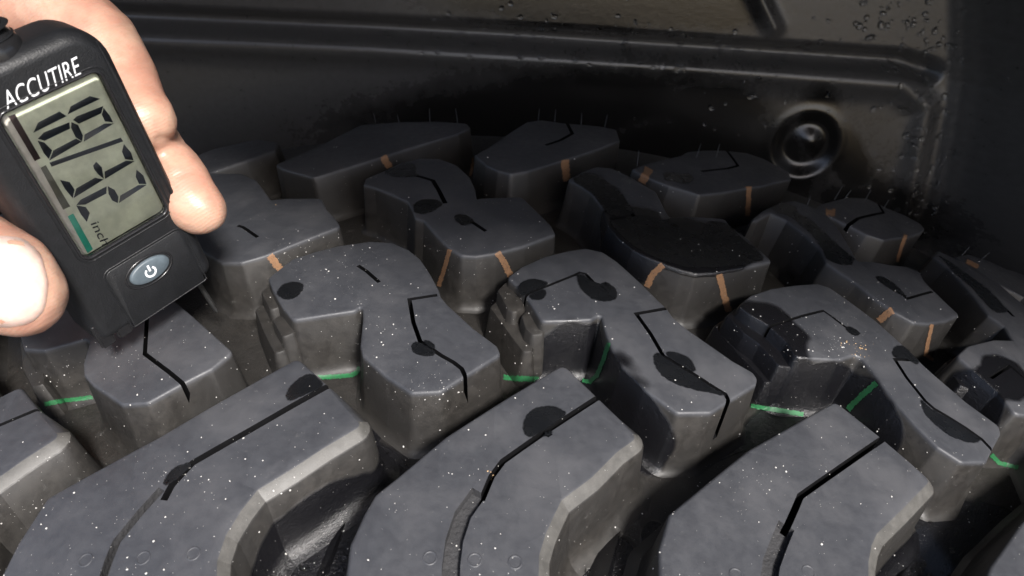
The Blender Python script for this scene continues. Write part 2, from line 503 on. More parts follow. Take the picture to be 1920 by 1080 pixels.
N2 = tread_block('p', [(1056, 688), (1118, 748), (1161, 789), (1190, 820, CH), (1155, 845, CH), (1107, 893, CH), (1050, 936, CH), (1036, 965, CH), (1020, 1000, CH), (1008, 1040, CH), (1000, 1300, CH), (640, 1320), (656, 1080), (664, 1020), (689, 965), (709, 930), (748, 899), (841, 821), (960, 745)],
    [('p', [(1128, 741), (1063, 783), (1004, 822), (943, 865), (922, 893), (903, 938)], 1.15),
     ('p', [(899, 922), (868, 965), (852, 1013), (846, 1060), (838, 1330)], 2.9, 1.6)], skirt=4)
film(N2, 'm850', [(303, 865), (310, 820), (345, 775), (400, 765), (450, 772), (486, 792), (435, 832), (370, 875), (325, 898)])
film(N2, 'm850', [(385, 893), (423, 868), (420, 885)])
N3 = tread_block('p', [(1568, 757), (1648, 820), (1700, 864), (1741, 900, CH), (1690, 952, CH), (1642, 998, CH), (1632, 1020, CH), (1626, 1050, CH), (1622, 1300, CH), (1235, 1320), (1244, 1080), (1243, 1030), (1261, 967), (1300, 935), (1407, 848), (1500, 795)],
    [('p', [(1664, 817), (1568, 883), (1501, 930), (1491, 954), (1474, 992)], 1.25),
     ('p', [(1475, 985), (1463, 1013), (1447, 1055), (1440, 1100), (1425, 1330)], 2.9, 1.6)], ['wall3'], skirt=4)
N4 = tread_block('p', [(2075, 850), (2140, 905), (2220, 980, CH), (2160, 1060, CH), (2140, 1300, CH), (1835, 1320), (1859, 1080), (1864, 1066), (1887, 1034), (1921, 985), (1990, 920)],
    [('p', [(2150, 905), (2040, 985), (2000, 1060)])])

def mould_mark(block, px, py, rad=1.05):
    u, v = hit(px, py); bm = bmesh.new(); K = 20; V = []
    for r_, h in ((rad + .16, .004), (rad + .05, .09), (rad - .05, .09), (rad - .16, .004)):
        V.append([bm.verts.new((u + r_ * math.cos(k * 2 * math.pi / K), v + r_ * math.sin(k * 2 * math.pi / K), h)) for k in range(K)])
    for A, B_ in zip(V, V[1:]):
        for k in range(K): bm.faces.new((A[k], A[(k + 1) % K], B_[(k + 1) % K], B_[k]))
    finish_flat(bm, 'mould_mark', block, [M_plain], 60)
for blk, pts in ((N1, [(160, 1050), (268, 1046), (362, 1038)]), (N2, [(806, 1046), (890, 1050), (966, 1054)]), (N3, [(1380, 1078), (1516, 1072)])):
    for x, y in pts: mould_mark(blk, x, y)

# centre blocks, near row (a hook joined to a leg) -----------------------
M0b = tread_block('p', [(48, 652), (36, 610), (80, 560), (150, 530), (225, 518), (290, 540), (335, 575), (371, 606), (400, 632), (431, 660), (395, 689), (342, 716), (277, 752), (231, 755), (207, 738), (178, 719), (161, 700), (160, 680), (172, 640, 0, 4), (164, 632, 0, 3), (84, 654)],
    [('0', [(572, 80), (564, 215), (655, 283), (715, 333)])], ch=.5)
M1b = tread_block('m450', [(130, 212), (150, 192), (230, 130), (330, 98), (420, 75), (560, 55), (650, 60), (720, 90), (770, 130), (810, 190), (848, 262), (856, 290), (890, 330), (1000, 430), (1100, 505), (1112, 535), (990, 610), (860, 692), (742, 697), (640, 630), (538, 540), (528, 500), (540, 380), (538, 335, 0, 3), (515, 327, 0, 3), (490, 345), (235, 384), (190, 330), (150, 260)],
    [('m450', [(850, 283), (730, 302), (747, 400), (776, 482), (870, 545), (920, 573), (955, 600), (974, 640)]), ('m450', [(508, 156), (545, 180), (600, 228)]), ('m450', [(178, 292), (215, 275), (262, 250)], .5, 2)], ch=.5)
film(M1b, 'm450', [(742, 512), (752, 488), (778, 492), (840, 532), (832, 542), (790, 546), (755, 532)])
film(M1b, 'm450', [(790, 480), (825, 487), (840, 515), (815, 502)])
film(M1b, 'm450', [(160, 275), (185, 240), (225, 228), (265, 235), (270, 255), (245, 290), (205, 303), (175, 290)])
M2b = tread_block('m850', [(243, 207), (300, 165), (400, 120), (500, 95), (570, 85), (640, 100), (700, 140), (800, 230), (860, 290), (915, 343), (940, 380), (1000, 430), (1100, 500), (1200, 570), (1285, 618), (1301, 640), (1295, 665), (1170, 740), (1105, 782), (968, 784), (830, 685), (735, 590), (695, 520), (665, 440), (648, 372, 0, 3), (620, 364, 0, 3), (590, 382), (388, 390), (345, 320), (295, 250)],
    [('m850', [(918, 341), (788, 364), (850, 450), (905, 545), (1030, 620), (1130, 685), (1172, 710), (1185, 735), (1182, 772)]), ('m850', [(306, 292), (325, 275), (400, 246), (520, 198), (545, 186), (570, 192), (605, 228), (662, 264)], .7)], ['pool2', 'pool2b', 'pool2c', 'pool10'], ch=.5)
film(M2b, 'm850', [(280, 245), (310, 222), (350, 215), (405, 230), (396, 244), (350, 260), (322, 272), (305, 285), (288, 270)])
film(M2b, 'm850', [(325, 290), (345, 276), (392, 258), (398, 285), (375, 303), (345, 302)])
film(M2b, 'm850', [(535, 195), (560, 198), (600, 232), (640, 256), (665, 270), (650, 250), (640, 238), (655, 228), (690, 250), (705, 280), (690, 305), (650, 310), (600, 300), (560, 265), (540, 230)])
film(M2b, 'm850', [(866, 550), (880, 532), (900, 550), (960, 588), (1030, 630), (1120, 690), (1172, 716), (1100, 700), (1040, 690), (960, 665), (900, 630), (872, 585)])
film(M2b, 'm850', [(920, 530), (970, 535), (1020, 560), (1042, 605), (1032, 612), (985, 584), (925, 548)])
M3b = tread_block('m1300', [(208, 172), (260, 130), (350, 100), (450, 85), (550, 78), (600, 95), (680, 150), (800, 240), (880, 310), (950, 375), (1005, 430), (1060, 480), (1200, 600), (1340, 702), (1346, 730), (1310, 795), (1283, 852), (1180, 854), (1080, 790), (985, 695), (905, 605), (845, 525), (795, 455), (748, 397, 0, 3), (710, 381, 0, 3), (680, 388), (640, 402), (460, 394), (420, 330), (330, 250), (262, 212)],
    [('m1300', [(992, 412), (887, 408), (940, 490), (1020, 590), (1060, 625), (1120, 660), (1200, 710), (1270, 760), (1316, 808)]), ('m1300', [(322, 268), (480, 217), (572, 194), (610, 220), (665, 262), (728, 299)], .7)], ['pool3', 'pool3b', 'pool3c', 'pool4'], ch=.5)
film(M3b, 'm1300', [(878, 380), (890, 355), (925, 350), (950, 375), (992, 418), (980, 430), (940, 404), (885, 400)])
film(M3b, 'm1300', [(1003, 585), (1025, 612), (1060, 636), (1130, 674), (1200, 718), (1262, 760), (1250, 772), (1200, 770), (1130, 745), (1060, 690), (1015, 640)])
film(M3b, 'm1300', [(668, 268), (700, 268), (732, 292), (722, 303), (690, 297)])
M4b = tread_block('p', [(1799, 668), (1817, 651), (1866, 639), (1940, 642), (2010, 682), (2080, 772), (2200, 905), (2120, 960), (2040, 900), (1990, 800, 0, 3), (1960, 776), (1905, 774), (1876, 735), (1836, 700)],
    [('m1300', [(1310, 490), (1395, 437), (1500, 530)])], ['pool9'], ch=.5)

# centre blocks, far row -------------------------------------------------
F0 = tread_block('p', [(300, 380), (330, 335), (380, 325), (421, 326), (449, 326), (477, 338), (491, 356), (505, 376), (540, 373), (600, 373), (608, 391), (625, 409), (634, 424), (576, 446), (523, 467), (495, 478), (453, 490), (418, 490), (385, 472), (350, 440), (315, 410)],
    [('f400', [(130, 690), (160, 700), (236, 752)])], ch=.5)
F1 = tread_block('f400', [(810, 470), (820, 440), (905, 405), (1000, 360), (1100, 334), (1200, 336), (1290, 370), (1355, 430), (1383, 490), (1393, 555), (1430, 548), (1640, 541), (1700, 600), (1790, 690), (1812, 732), (1650, 792), (1500, 830), (1400, 846), (1325, 842), (1275, 812), (1200, 740), (1130, 660), (1085, 645), (1070, 600), (1045, 560), (960, 520), (870, 485)],
    [('f400', [(1060, 420), (1110, 432), (1170, 450), (1205, 510), (1236, 572)], 1.2), ('f400', [(1350, 652), (1452, 720)], 1.0)], ch=.6)
film(F1, 'f400', [(980, 380), (1020, 362), (1060, 360), (1078, 385), (1070, 410), (1100, 425), (1040, 432), (960, 432), (915, 410), (930, 395)])
film(F1, 'f400', [(1068, 580), (1110, 552), (1190, 552), (1222, 577), (1160, 618), (1110, 630), (1075, 620)])
film(F1, 'f400', [(1285, 640), (1310, 630), (1350, 640), (1385, 665), (1370, 680), (1330, 690), (1295, 665)])
F2 = tread_block('f900', [(480, 445), (560, 402), (620, 380), (700, 387), (780, 422), (860, 470), (930, 510), (955, 560), (985, 620), (1010, 652), (1100, 645), (1200, 650), (1300, 657), (1325, 692), (1420, 760), (1545, 876), (1400, 908), (1250, 934), (1150, 940), (1080, 922), (1000, 895), (900, 855), (820, 815), (750, 755), (694, 690), (682, 650), (650, 575), (600, 512), (520, 462)],
    [('f900', [(690, 480), (740, 520), (820, 640), (690, 655)], 1.1), ('f900', [(1000, 735), (1150, 822), (1350, 775)], .6, 2)], ['pool7', 'pool7b'], ch=.6)
film(F2, 'f900', [(500, 440), (560, 408), (620, 415), (690, 470), (748, 515), (790, 580), (825, 630), (700, 645), (655, 590), (615, 535), (560, 490), (510, 460)])
film(F2, 'f900', [(696, 665), (830, 642), (880, 640), (1000, 668), (1040, 690), (1120, 745), (1190, 745), (1200, 700), (1220, 668), (1310, 675), (1400, 765), (1525, 872), (1400, 898), (1250, 912), (1100, 912), (950, 868), (830, 805), (760, 745), (710, 695)])
F3 = tread_block('f1400', [(15, 430), (75, 382), (150, 347), (210, 337), (280, 362), (330, 382), (400, 470), (450, 555), (475, 600), (550, 602), (620, 615), (700, 625), (738, 640), (760, 680), (800, 722), (850, 770), (908, 825), (860, 846), (780, 860), (720, 855), (640, 812), (560, 755), (480, 690), (405, 640), (352, 603), (340, 575), (320, 540), (260, 480), (180, 420), (100, 385)],
    [('f1400', [(270, 425), (330, 480), (400, 538), (462, 590)], 1.1), ('f1400', [(560, 668), (620, 705), (690, 758), (800, 728)], .8)], ['pool8'], ch=.6)
film(F3, 'f1400', [(105, 370), (160, 345), (210, 360), (215, 390), (280, 420), (340, 480), (400, 536), (460, 585), (450, 612), (400, 612), (345, 590), (335, 555), (280, 480), (200, 412), (140, 388)])
film(F3, 'f1400', [(552, 668), (580, 662), (630, 690), (680, 740), (688, 752), (650, 735), (600, 705)])
F4 = tread_block('p', [(1754, 482), (1761, 472), (1792, 486), (1835, 509), (1870, 530), (1895, 552), (1940, 590), (1965, 640), (2050, 660), (2110, 720), (2150, 800), (2090, 820), (2010, 770), (1930, 690), (1887, 613), (1857, 591), (1813, 537), (1779, 502)],
    [('f1400', [(830, 575), (940, 650), (1050, 740), (1150, 835)], 1.5)], ch=.6)
film(F4, 'f1400', [(835, 578), (870, 595), (960, 660), (1030, 710), (1090, 770), (1125, 815), (1070, 818), (1040, 790), (980, 720), (900, 650)])

# far shoulder blocks ---------------------------------------------------
Sm = tread_block('p', [(330, 352), (400, 320), (460, 300), (512, 281), (518, 268), (480, 262), (400, 280), (300, 320), (240, 360), (290, 368)])
S0 = tread_block('f400', [(340, 365), (420, 330), (560, 270), (700, 200), (790, 155), (1000, 140), (1200, 138), (1345, 148), (1362, 168), (1300, 197), (1100, 257), (890, 322), (700, 382), (535, 430), (440, 405), (370, 385)], ch=.5)
S1 = tread_block('f900', [(-20, 315), (60, 270), (160, 200), (255, 140), (330, 130), (450, 148), (560, 155), (640, 163), (720, 180), (738, 235), (600, 288), (430, 342), (250, 396), (165, 412), (100, 395), (40, 365)],
    [('f900', [(455, 130), (492, 200), (430, 235), (350, 262)], 1.2)], ch=.5)
S2 = tread_block('f900', [(815, 390), (870, 368), (980, 342), (1080, 318), (1110, 300), (1190, 292), (1300, 292), (1420, 305), (1510, 335), (1640, 405), (1652, 440), (1500, 475), (1300, 508), (1168, 522), (1100, 500), (1010, 475), (920, 440)],
    [('f900', [(1310, 285), (1375, 372), (1320, 386), (1180, 402)], 1.1)], ch=.5)
film(S2, 'f900', [(980, 412), (1020, 405), (1050, 420), (1120, 416), (1135, 440), (1110, 468), (1040, 455), (990, 452)])
S3 = tread_block('f1400', [(300, 372), (330, 352), (440, 325), (520, 328), (600, 368), (680, 400), (745, 435), (762, 455), (740, 475), (690, 488), (590, 502), (520, 480), (440, 440), (370, 405)],
    [('f1400', [(540, 315), (590, 388), (480, 412), (438, 442)], 1.1)], ch=.5)
S4 = tread_block('p', [(1794, 483), (1818, 478), (1852, 489), (1887, 505), (1925, 518), (1985, 548), (2010, 590), (1960, 585), (1920, 556), (1861, 527), (1808, 494)], ch=.5)

# the same pattern goes on round the tyre, outside the photograph
def turned(src, du):
    o = src.copy(); COL.objects.link(o); o.parent = tyre
    o.rotation_euler = (0, du / R, 0)
    return o
PITCH = 0.1280324 * R
for s, k0, k1 in ((N2, -4, 5), (M2b, -4, 5), (F2, -4, 5), (S1, -4, 6)):
    have = {id(N2): (-2, 2), id(M2b): (-2, 2), id(F2): (-2, 2), id(S1): (-2, 3)}[id(s)]
    for k in range(k0, k1 + 1):
        if have[0] <= k <= have[1]: continue
        turned(s, k * PITCH)

# stepped biting edges on the hooks' left ends --------------------------
def step(block, cr, pts, top, blobs=()):
    P = [hit(p[0], p[1], -top) + (.35, .6) for p in c(cr, pts)]
    if area2(P) < 0: P = P[::-1]
    P = fillet(P, .6); n = len(P); bm = bmesh.new(); V = []
    for o_, h in ((0, top), (.3, top - .1), (.5, top - .5), (1.6, -D - .5)):
        q = offset_ring(P, [o_] * n); V.append([bm.verts.new((q[i][0], q[i][1], h)) for i in range(n)])
    bm.faces.new(V[0])
    for k in range(3):
        for i in range(n):
            j = (i + 1) % n; bm.faces.new((V[k][j], V[k][i], V[k + 1][i], V[k + 1][j]))
    bmesh.ops.recalc_face_normals(bm, faces=bm.faces)
    m = rubber('rubber_step_wet', [B[k] for k in blobs]) if blobs else M_plain
    o = finish_flat(bm, 'biting_edge', block, [m], 32); RAYMESH.append(o); return o
step(M1b, 'm450', [(98, 268), (128, 245), (150, 262), (165, 330), (135, 342)], -2.5)
step(M1b, 'm450', [(150, 392), (168, 375), (205, 382), (230, 440), (188, 458)], -3.0)
step(M1b, 'm450', [(72, 345), (102, 325), (130, 375), (150, 400), (160, 440), (192, 515), (155, 528), (110, 440)], -6.0)
step(M2b, 'm850', [(200, 262), (236, 225), (262, 255), (300, 330), (262, 352), (240, 340)], -2.2)
step(M2b, 'm850', [(302, 372), (330, 345), (384, 420), (382, 445), (345, 450), (318, 425)], -2.6)
step(M2b, 'm850', [(166, 335), (200, 305), (240, 345), (290, 410), (338, 480), (334, 520), (305, 522), (250, 450)], -5.5)
step(M3b, 'm1300', [(155, 215), (200, 180), (262, 230), (340, 280), (420, 350), (456, 410), (435, 438), (380, 430), (300, 340), (230, 290)], -3.0, ['pool4'])
step(M3b, 'm1300', [(100, 262), (140, 235), (230, 310), (320, 400), (382, 460), (368, 500), (325, 505), (220, 400)], -7.5, ['pool4'])
step(M4b, 'm1300', [(1120, 425), (1150, 405), (1210, 450), (1260, 500), (1230, 540), (1180, 520)], -4, ['pool9'])
step(M4b, 'm1300', [(1210, 500), (1250, 480), (1320, 560), (1350, 640), (1330, 690), (1290, 640)], -7, ['pool9'])
step(M4b, 'm1300', [(1320, 560), (1350, 530), (1425, 610), (1420, 650), (1380, 672), (1340, 640)], -5, ['pool9'])
step(M0b, 'p', [(40, 640), (60, 630), (74, 668), (80, 720), (62, 722), (46, 690)], -6)

# fins on the groove floor between the near blocks ----------------------
def fin(cr, pts, apex, hgt):
    """a wedge: outline on the floor, ridge line raised by hgt"""
    P = [hit(x, y, D) for x, y in c(cr, pts)]; A = [hit(x, y, D - hgt) for x, y in c(cr, apex)]
    bm = bmesh.new()
    lo = [bm.verts.new((p[0], p[1], -D - .4)) for p in P]; hi = [bm.verts.new((p[0], p[1], -D + hgt * k)) for p, k in zip(A, (.25, 1))]
    bm.faces.new((lo[0], lo[1], hi[0])); bm.faces.new((lo[1], lo[2], hi[1], hi[0])); bm.faces.new((lo[2], lo[3], hi[1])); bm.faces.new((lo[3], lo[0], hi[0], hi[1]))
    bmesh.ops.recalc_face_normals(bm, faces=bm.faces)
    o = finish_flat(bm, 'groove_fin', carcass_o, [M_floor], 20); RAYMESH.append(o)
fin('900', [(725, 815), (590, 930), (500, 1150), (665, 1120)], [(715, 830), (640, 1100)], 4)
fin('400', [(690, 735), (600, 860), (480, 1150), (590, 1060)], [(668, 770), (540, 1090)], 1.8)
fin('1320', [(1050, 1010), (990, 1050), (900, 1200), (1010, 1180)], [(1045, 1020), (970, 1190)], 3.5)

# rubber hairs at the far shoulder -------------------------------------
for x, y, hh in [(704, 228, 3), (749, 231, 3), (806, 228, 4.5), (858, 228, 4.5), (1009, 228, 4.6), (1040, 230, 4.6), (1090, 235, 4.4), (1134, 238, 4.4), (1195, 308, 4.5), (1306, 294, 4.5), (1343, 294, 4.5), (1514, 384, 3), (1566, 372, 4.5), (1583, 373, 3.5), (1622, 376, 4), (1656, 392, 3.5), (1803, 479, 3.5), (1840, 486, 3)]:
    u, v = hit(x, y); bm = bmesh.new()
    lean = random.uniform(-.3, .3)
    tube(bm, [Vector(to_world(u, v, -.5)) / MM, Vector(to_world(u + lean, v, hh * .5)) / MM, Vector(to_world(u + lean * 2, v, hh)) / MM], [.13, .12, .08], 6)
    mesh_obj('rubber_hair', bm, tyre, [M_plain])

# ------------------------------------------------------------------ ray casting onto the built tyre (paint, grit, drops)
def bvh_of(objs):
    vs, fs, own = [], [], []
    for o in objs:
        m = o.matrix_world if o.parent is None else o.parent.matrix_basis @ o.matrix_basis
        k = len(vs); vs += [v.co.copy() for v in o.data.vertices]
        for p in o.data.polygons: fs.append([k + i for i in p.vertices]); own.append(o)
    return BVHTree.FromPolygons(vs, fs, epsilon=0), own
TREE, OWN = bvh_of(RAYMESH + [carcass_o])
CAMV = Vector((CAM * MM).tolist())
def cast(px, py):
    d = Vector(ray(px, py).tolist()).normalized()
    loc, nor, idx, dist = TREE.ray_cast(CAMV, d)
    if loc is None: return None
    if nor.dot(d) > 0: nor = -nor
    return loc, nor, idx, dist

def ribbon(cr, pts, wpx, mat, name='paint_stripe', lift=.00012, ragged=.22):
    P = [Vector(p) for p in c(cr, pts)]
    S_ = []
    for a, b in zip(P, P[1:]):
        k = max(2, int((b - a).length / 2.0))
        for i in range(k): S_.append(a.lerp(b, i / k))
    S_.append(P[-1]); rows = []
    for i, p in enumerate(S_):
        d = (S_[min(i + 2, len(S_) - 1)] - S_[max(i - 2, 0)]).normalized(); n = Vector((-d.y, d.x))
        row = []
        for j in range(5):
            off = (j / 4 - .5) * wpx * (1 + random.uniform(-ragged, ragged) * (j in (0, 4)))
            row.append(cast(p.x + n.x * off, p.y + n.y * off))
        rows.append(row)
    bm = bmesh.new(); votes = {}
    V = [[None if q is None else bm.verts.new(q[0] + q[1] * lift) for q in r] for r in rows]
    for i in range(len(rows) - 1):
        for j in range(4):
            q = [V[i][j], V[i + 1][j], V[i + 1][j + 1], V[i][j + 1]]
            if None in q: continue
            if max((q[a].co - q[b].co).length for a in range(4) for b in range(a)) > .0028: continue
            bm.faces.new(q); o = OWN[rows[i][j][2]]; votes[o] = votes.get(o, 0) + 1
    if not votes: bm.free(); return
    for v in [v for v in bm.verts if not v.link_faces]: bm.verts.remove(v)
    left = set(bm.verts); parts_ = []
    while left:
        st = [left.pop()]; comp = set(st)
        while st:
            for e in st.pop().link_edges:
                for v in e.verts:
                    if v in left: left.discard(v); comp.add(v); st.append(v)
        parts_.append(comp)
    keep = max(parts_, key=len)
    for v in [v for v in bm.verts if v not in keep]: bm.verts.remove(v)
    host = max(votes, key=lambda o: votes[o])
    if host.name.startswith(('biting_edge', 'groove_fin')): host = host.parent
    o = mesh_obj(name, bm, host, [mat], 1.0, 60)
    return o
GL, CL = 'green paint line', 'copper coloured paint line'
def rib(lab, *a):
    o = ribbon(*a)
    if o: o['label'] = lab
for a in [('p', [(84, 757), (120, 751), (180, 744)], 8), ('p', [(590, 708), (624, 707), (659, 704), (671, 697), (675, 688)], 9),
          ('p', [(944, 708), (1010, 711)], 10), ('p', [(1092, 714), (1107, 716), (1120, 704), (1131, 678), (1142, 643)], 8),
          ('p', [(1408, 761), (1506, 777)], 9), ('p', [(1590, 768), (1615, 743), (1644, 718)], 11), ('p', [(1858, 852), (1873, 868), (1910, 877)], 8)]:
    rib(GL, *a, M_green)
for a in [('p', [(718, 293), (732, 318)], 13), ('p', [(505, 479), (525, 505)], 14), ('p', [(844, 468), (835, 500), (823, 537)], 8),
          ('p', [(933, 473), (946, 495), (957, 518)], 12), ('p', [(891, 292), (884, 331)], 10), ('p', [(1058, 300), (1063, 340)], 14),
          ('p', [(1217, 316), (1203, 342)], 16), ('p', [(1404, 350), (1401, 405)], 10), ('p', [(1243, 496), (1224, 514), (1213, 538)], 12),
          ('p', [(1348, 514), (1357, 552), (1366, 584)], 12), ('p', [(1548, 397), (1566, 399)], 15), ('p', [(1698, 440), (1689, 465), (1682, 491)], 7),
          ('p', [(1674, 582), (1659, 591), (1648, 602)], 13), ('p', [(1747, 608), (1739, 643), (1735, 665), (1750, 675)], 7), ('p', [(1812, 490), (1834, 501)], 9)]:
    rib(CL, *a, M_copper)

# ------------------------------------------------------------------ wheel arch liner
LP0 = at(1000, 200, 345); LN = np.array([0.02, -1.0, 0.10]); LN /= np.linalg.norm(LN)
LX = np.cross(np.array([0, 0, 1.0]), -LN); LX /= np.linalg.norm(LX); LX = -LX if LX[0] < 0 else LX
LZ = np.cross(LX, LN); LZ = -LZ if LZ[2] < 0 else LZ
def lin(px, py):
    Dr = ray(px, py); t = (LP0 - CAM) @ LN / (Dr @ LN); P = CAM + Dr * t - LP0
    return np.array([P @ LX, P @ LZ])
def seg_dist(X, Z, pts):
    best = np.full(X.shape, 1e9)
    for a, b in zip(pts, pts[1:]):
        d = b - a; t = np.clip(((X - a[0]) * d[0] + (Z - a[1]) * d[1]) / (d @ d), 0, 1)
        best = np.minimum(best, np.hypot(X - a[0] - t * d[0], Z - a[1] - t * d[1]))
    return best
def liner():
    nx, nz = 620, 420
    front_edge = lambda x: np.interp(x, [-150, -60, -25, 40, 300], [-125, -160, -215, -272, -298])      # unseen overhang edge, shaped for the shade it throws on the tread
    xs = np.linspace(-330, 330, nx); zs = np.concatenate([np.linspace(-150, 110, 330), np.linspace(112, 246, 40), np.linspace(250, 546, 64)])
    X, Z = np.meshgrid(xs, zs)
    H = np.zeros_like(X)
    sm_ = lambda t: np.clip(t, 0, 1) ** 2 * (3 - 2 * np.clip(t, 0, 1))
    # long horizontal groove, ending in a rounded corner that turns down
    g1 = [lin(*p) for p in [(-700, -5), (200, 32), (700, 55), (1000, 72), (1300, 92), (1500, 105), (1690, 118), (1745, 135)]]
    H -= 6.5 * (1 - sm_((seg_dist(X, Z, g1) - .5) / 6.0))
    # raised lip under the groove, running on down the right side
    g3 = [lin(*p) for p in [(-700, 40), (200, 75), (700, 95), (1000, 112), (1300, 130), (1500, 145), (1690, 160), (1735, 200), (1715, 300), (1690, 420)]]
    H += 3.2 * np.exp(-(seg_dist(X, Z, g3) / 5.0) ** 2)
    # short diagonal rib
    g2 = [lin(*p) for p in [(1395, -60), (1425, 0), (1450, 52)]]
    H += 3.0 * np.exp(-(seg_dist(X, Z, g2) / 3.2) ** 2)
    # round push fastener dimple
    cb = lin(1510, 272); d = np.hypot(X - cb[0], (Z - cb[1]))
    H -= 3.2 * (1 - sm_((d - 8) / 8)); H += 3.6 * np.exp(-(np.hypot(X - cb[0] - 2, Z - cb[1] - 1.5) / 6.5) ** 2); H += .5 * np.exp(-((d - 15.5) / 2.6) ** 2)
    # right hand return wall
    bx = np.interp(Z, *zip(*sorted([(lin(*p)[1], lin(*p)[0]) for p in [(1800, -150), (1800, 60), (1798, 150), (1772, 300), (1740, 440), (1700, 600)]])))
    e = X - bx
    H += np.where(e > 0, e * 1.9, 0) + 3.2 * np.exp(-(e / 3.4) ** 2)
    H += .5 * np.sin(X * .021 + 1) * np.sin(Z * .03)
    # overhead, out of view, the liner arches out to shade the tyre
    s_ = np.clip(Z - 105, 0, None); th = np.clip(s_ / 95, 0, math.radians(85)); st = np.clip((Z - 246) / 300, 0, 1) * np.clip(LP0[1] - front_edge(X + LP0[0]) - 86.7, 10, None)
    Za = np.where(Z > 105, 105 + 95 * np.sin(th) + st * -.15, Z); Ha = 95 * (1 - np.cos(th)) + st * math.sin(math.radians(85))
    H = H * np.clip(1 - s_ / 60, 0, 1) + Ha
    P = LP0 + X[..., None] * LX + Za[..., None] * LZ + H[..., None] * LN
    verts = (P.reshape(-1, 3) * MM).tolist()
    faces = [(i * nx + j, i * nx + j + 1, (i + 1) * nx + j + 1, (i + 1) * nx + j) for i in range(nz - 1) for j in range(nx - 1)]
    me = bpy.data.meshes.new('wheel_arch_liner'); me.from_pydata(verts, [], faces)
    for p in me.polygons: p.use_smooth = True
    at_ = me.attributes.new('flat', 'FLOAT_VECTOR', 'POINT'); at_.data.foreach_set('vector', np.stack([X, Z, H * 0], -1).ravel())
    M = NT('liner_plastic'); b = M.b
    fl = M.n('Attribute', attribute_name='flat', attribute_type='GEOMETRY').outputs['Vector']
    big = M.noise(fl, .03, 5, .6); mid = M.noise(fl, .35, 5, .7)
    col = M.mix(M.ramp(mid, .3, .75), (.048, .046, .0445), (.060, .058, .056))
    wob = M.math('MULTIPLY', M.math('SUBTRACT', M.noise(fl, .07, 6, .75), .5), 1.0)
    wet = None
    for p, q1, q2 in [((1000, 215), (620, 250), (1010, 125)), ((1250, 330), (900, 360), (1240, 190)), ((1100, 10), (800, -5), (1100, 60)), ((1320, 10), (1200, 0), (1330, 65)),
                      ((1535, 240), (1490, 240), (1535, 150)), ((1590, 300), (1540, 280), (1600, 370)), ((1330, 200), (1200, 200), (1340, 250)),
                      ((1640, 400), (1500, 380), (1660, 330))]:
        C_ = lin(*p); Ei = np.linalg.inv(np.array([lin(*q1) - C_, lin(*q2) - C_]).T)
        sub = M.n('VectorMath', operation='SUBTRACT'); M.l(fl, sub.inputs[0]); sub.inputs[1].default_value = (C_[0], C_[1], 0)
        cbn = M.n('CombineXYZ')
        for k in range(2):
            dt = M.n('VectorMath', operation='DOT_PRODUCT'); M.l(sub.outputs[0], dt.inputs[0]); dt.inputs[1].default_value = (Ei[k][0], Ei[k][1], 0)
            M.l(dt.outputs['Value'], cbn.inputs[k])
        ln = M.n('VectorMath', operation='LENGTH'); M.l(cbn.outputs[0], ln.inputs[0])
        m = M.ramp(M.math('ADD', ln.outputs['Value'], wob), .6, 1.35, 1, 0)
        wet = m if wet is None else M.math('MAXIMUM', wet, m)
    col = M.mix(wet, col, (.0085, .008, .0075))
    M.l(col, b.inputs['Base Color']); M.l(M.mixf(wet, M.ramp(mid, .2, .8, .26, .36), .17), b.inputs['Roughness'])
    b.inputs['Specular IOR Level'].default_value = .55
    M.l(M.bump(M.math('ADD', mid, M.math('MULTIPLY', M.noise(fl, 3, 3), .5)), .3, .0002), b.inputs['Normal'])
    o = link('wheel_arch_liner', me, None, [M.m])
    tag(o, 'black plastic wheel arch liner behind the tyre with a long groove and round dimple', 'wheel arch liner')
    return o
liner_o = liner()

# ------------------------------------------------------------------ gauge
GW = 15.6                       # width of the display, mm
GR = np.array([[0.6464, 0.1024, -0.7561], [-0.5646, 0.7308, -0.3836], [0.5133, 0.6749, 0.5302]])   # columns: across, down, into the body (camera x right, y down, z ahead)
GT = np.array([-4.98609413, -1.66273011, 7.82611377])
def cam2w(q):
    return CAM + CM @ np.array([q[0], q[2], -q[1]])
G_O = cam2w(GT * GW)
def gdir(k):
    q = GR[:, k]; return CM @ np.array([q[0], q[2], -q[1]])
GX, GY, GZ = gdir(0), gdir(1), gdir(2)
def gp(a, b, h=0.0):
    """gauge face coordinates (display widths, display widths, mm proud of the face) -> world mm"""
    return Vector((G_O + GX * a * GW + GY * b * GW - GZ * h).tolist())
def ginv(px, py, h=0.0):
    """pixel -> gauge face coordinates on the plane h mm proud of the face"""
    Dr = ray(px, py); O = G_O - GZ * h
    t = (O - CAM) @ GZ / (Dr @ GZ); q = CAM + Dr * t - O
    return (q @ GX / GW, q @ GY / GW)
def gc(cr, pts, h=0.0):
    return [ginv(p[0], p[1], h) for p in c(cr, pts)]
def rrect(x0, y0, x1, y1, r, k=7):
    rr_ = r if hasattr(r, '__len__') else [r] * 4; out = []
    for (cx, cy, a0), q in zip(((x1 - rr_[0], y0 + rr_[0], -90), (x1 - rr_[1], y1 - rr_[1], 0), (x0 + rr_[2], y1 - rr_[2], 90), (x0 + rr_[3], y0 + rr_[3], 180)), rr_):
        for i in range(k + 1):
            a = math.radians(a0 + 90 * i / k); out.append((cx + q * math.cos(a), cy + q * math.sin(a)))
    return out
def shrink(P, d):
    if area2(P) < 0: P = P[::-1]
    return offset_ring([p + (0,) for p in P], [-d / GW] * len(P))
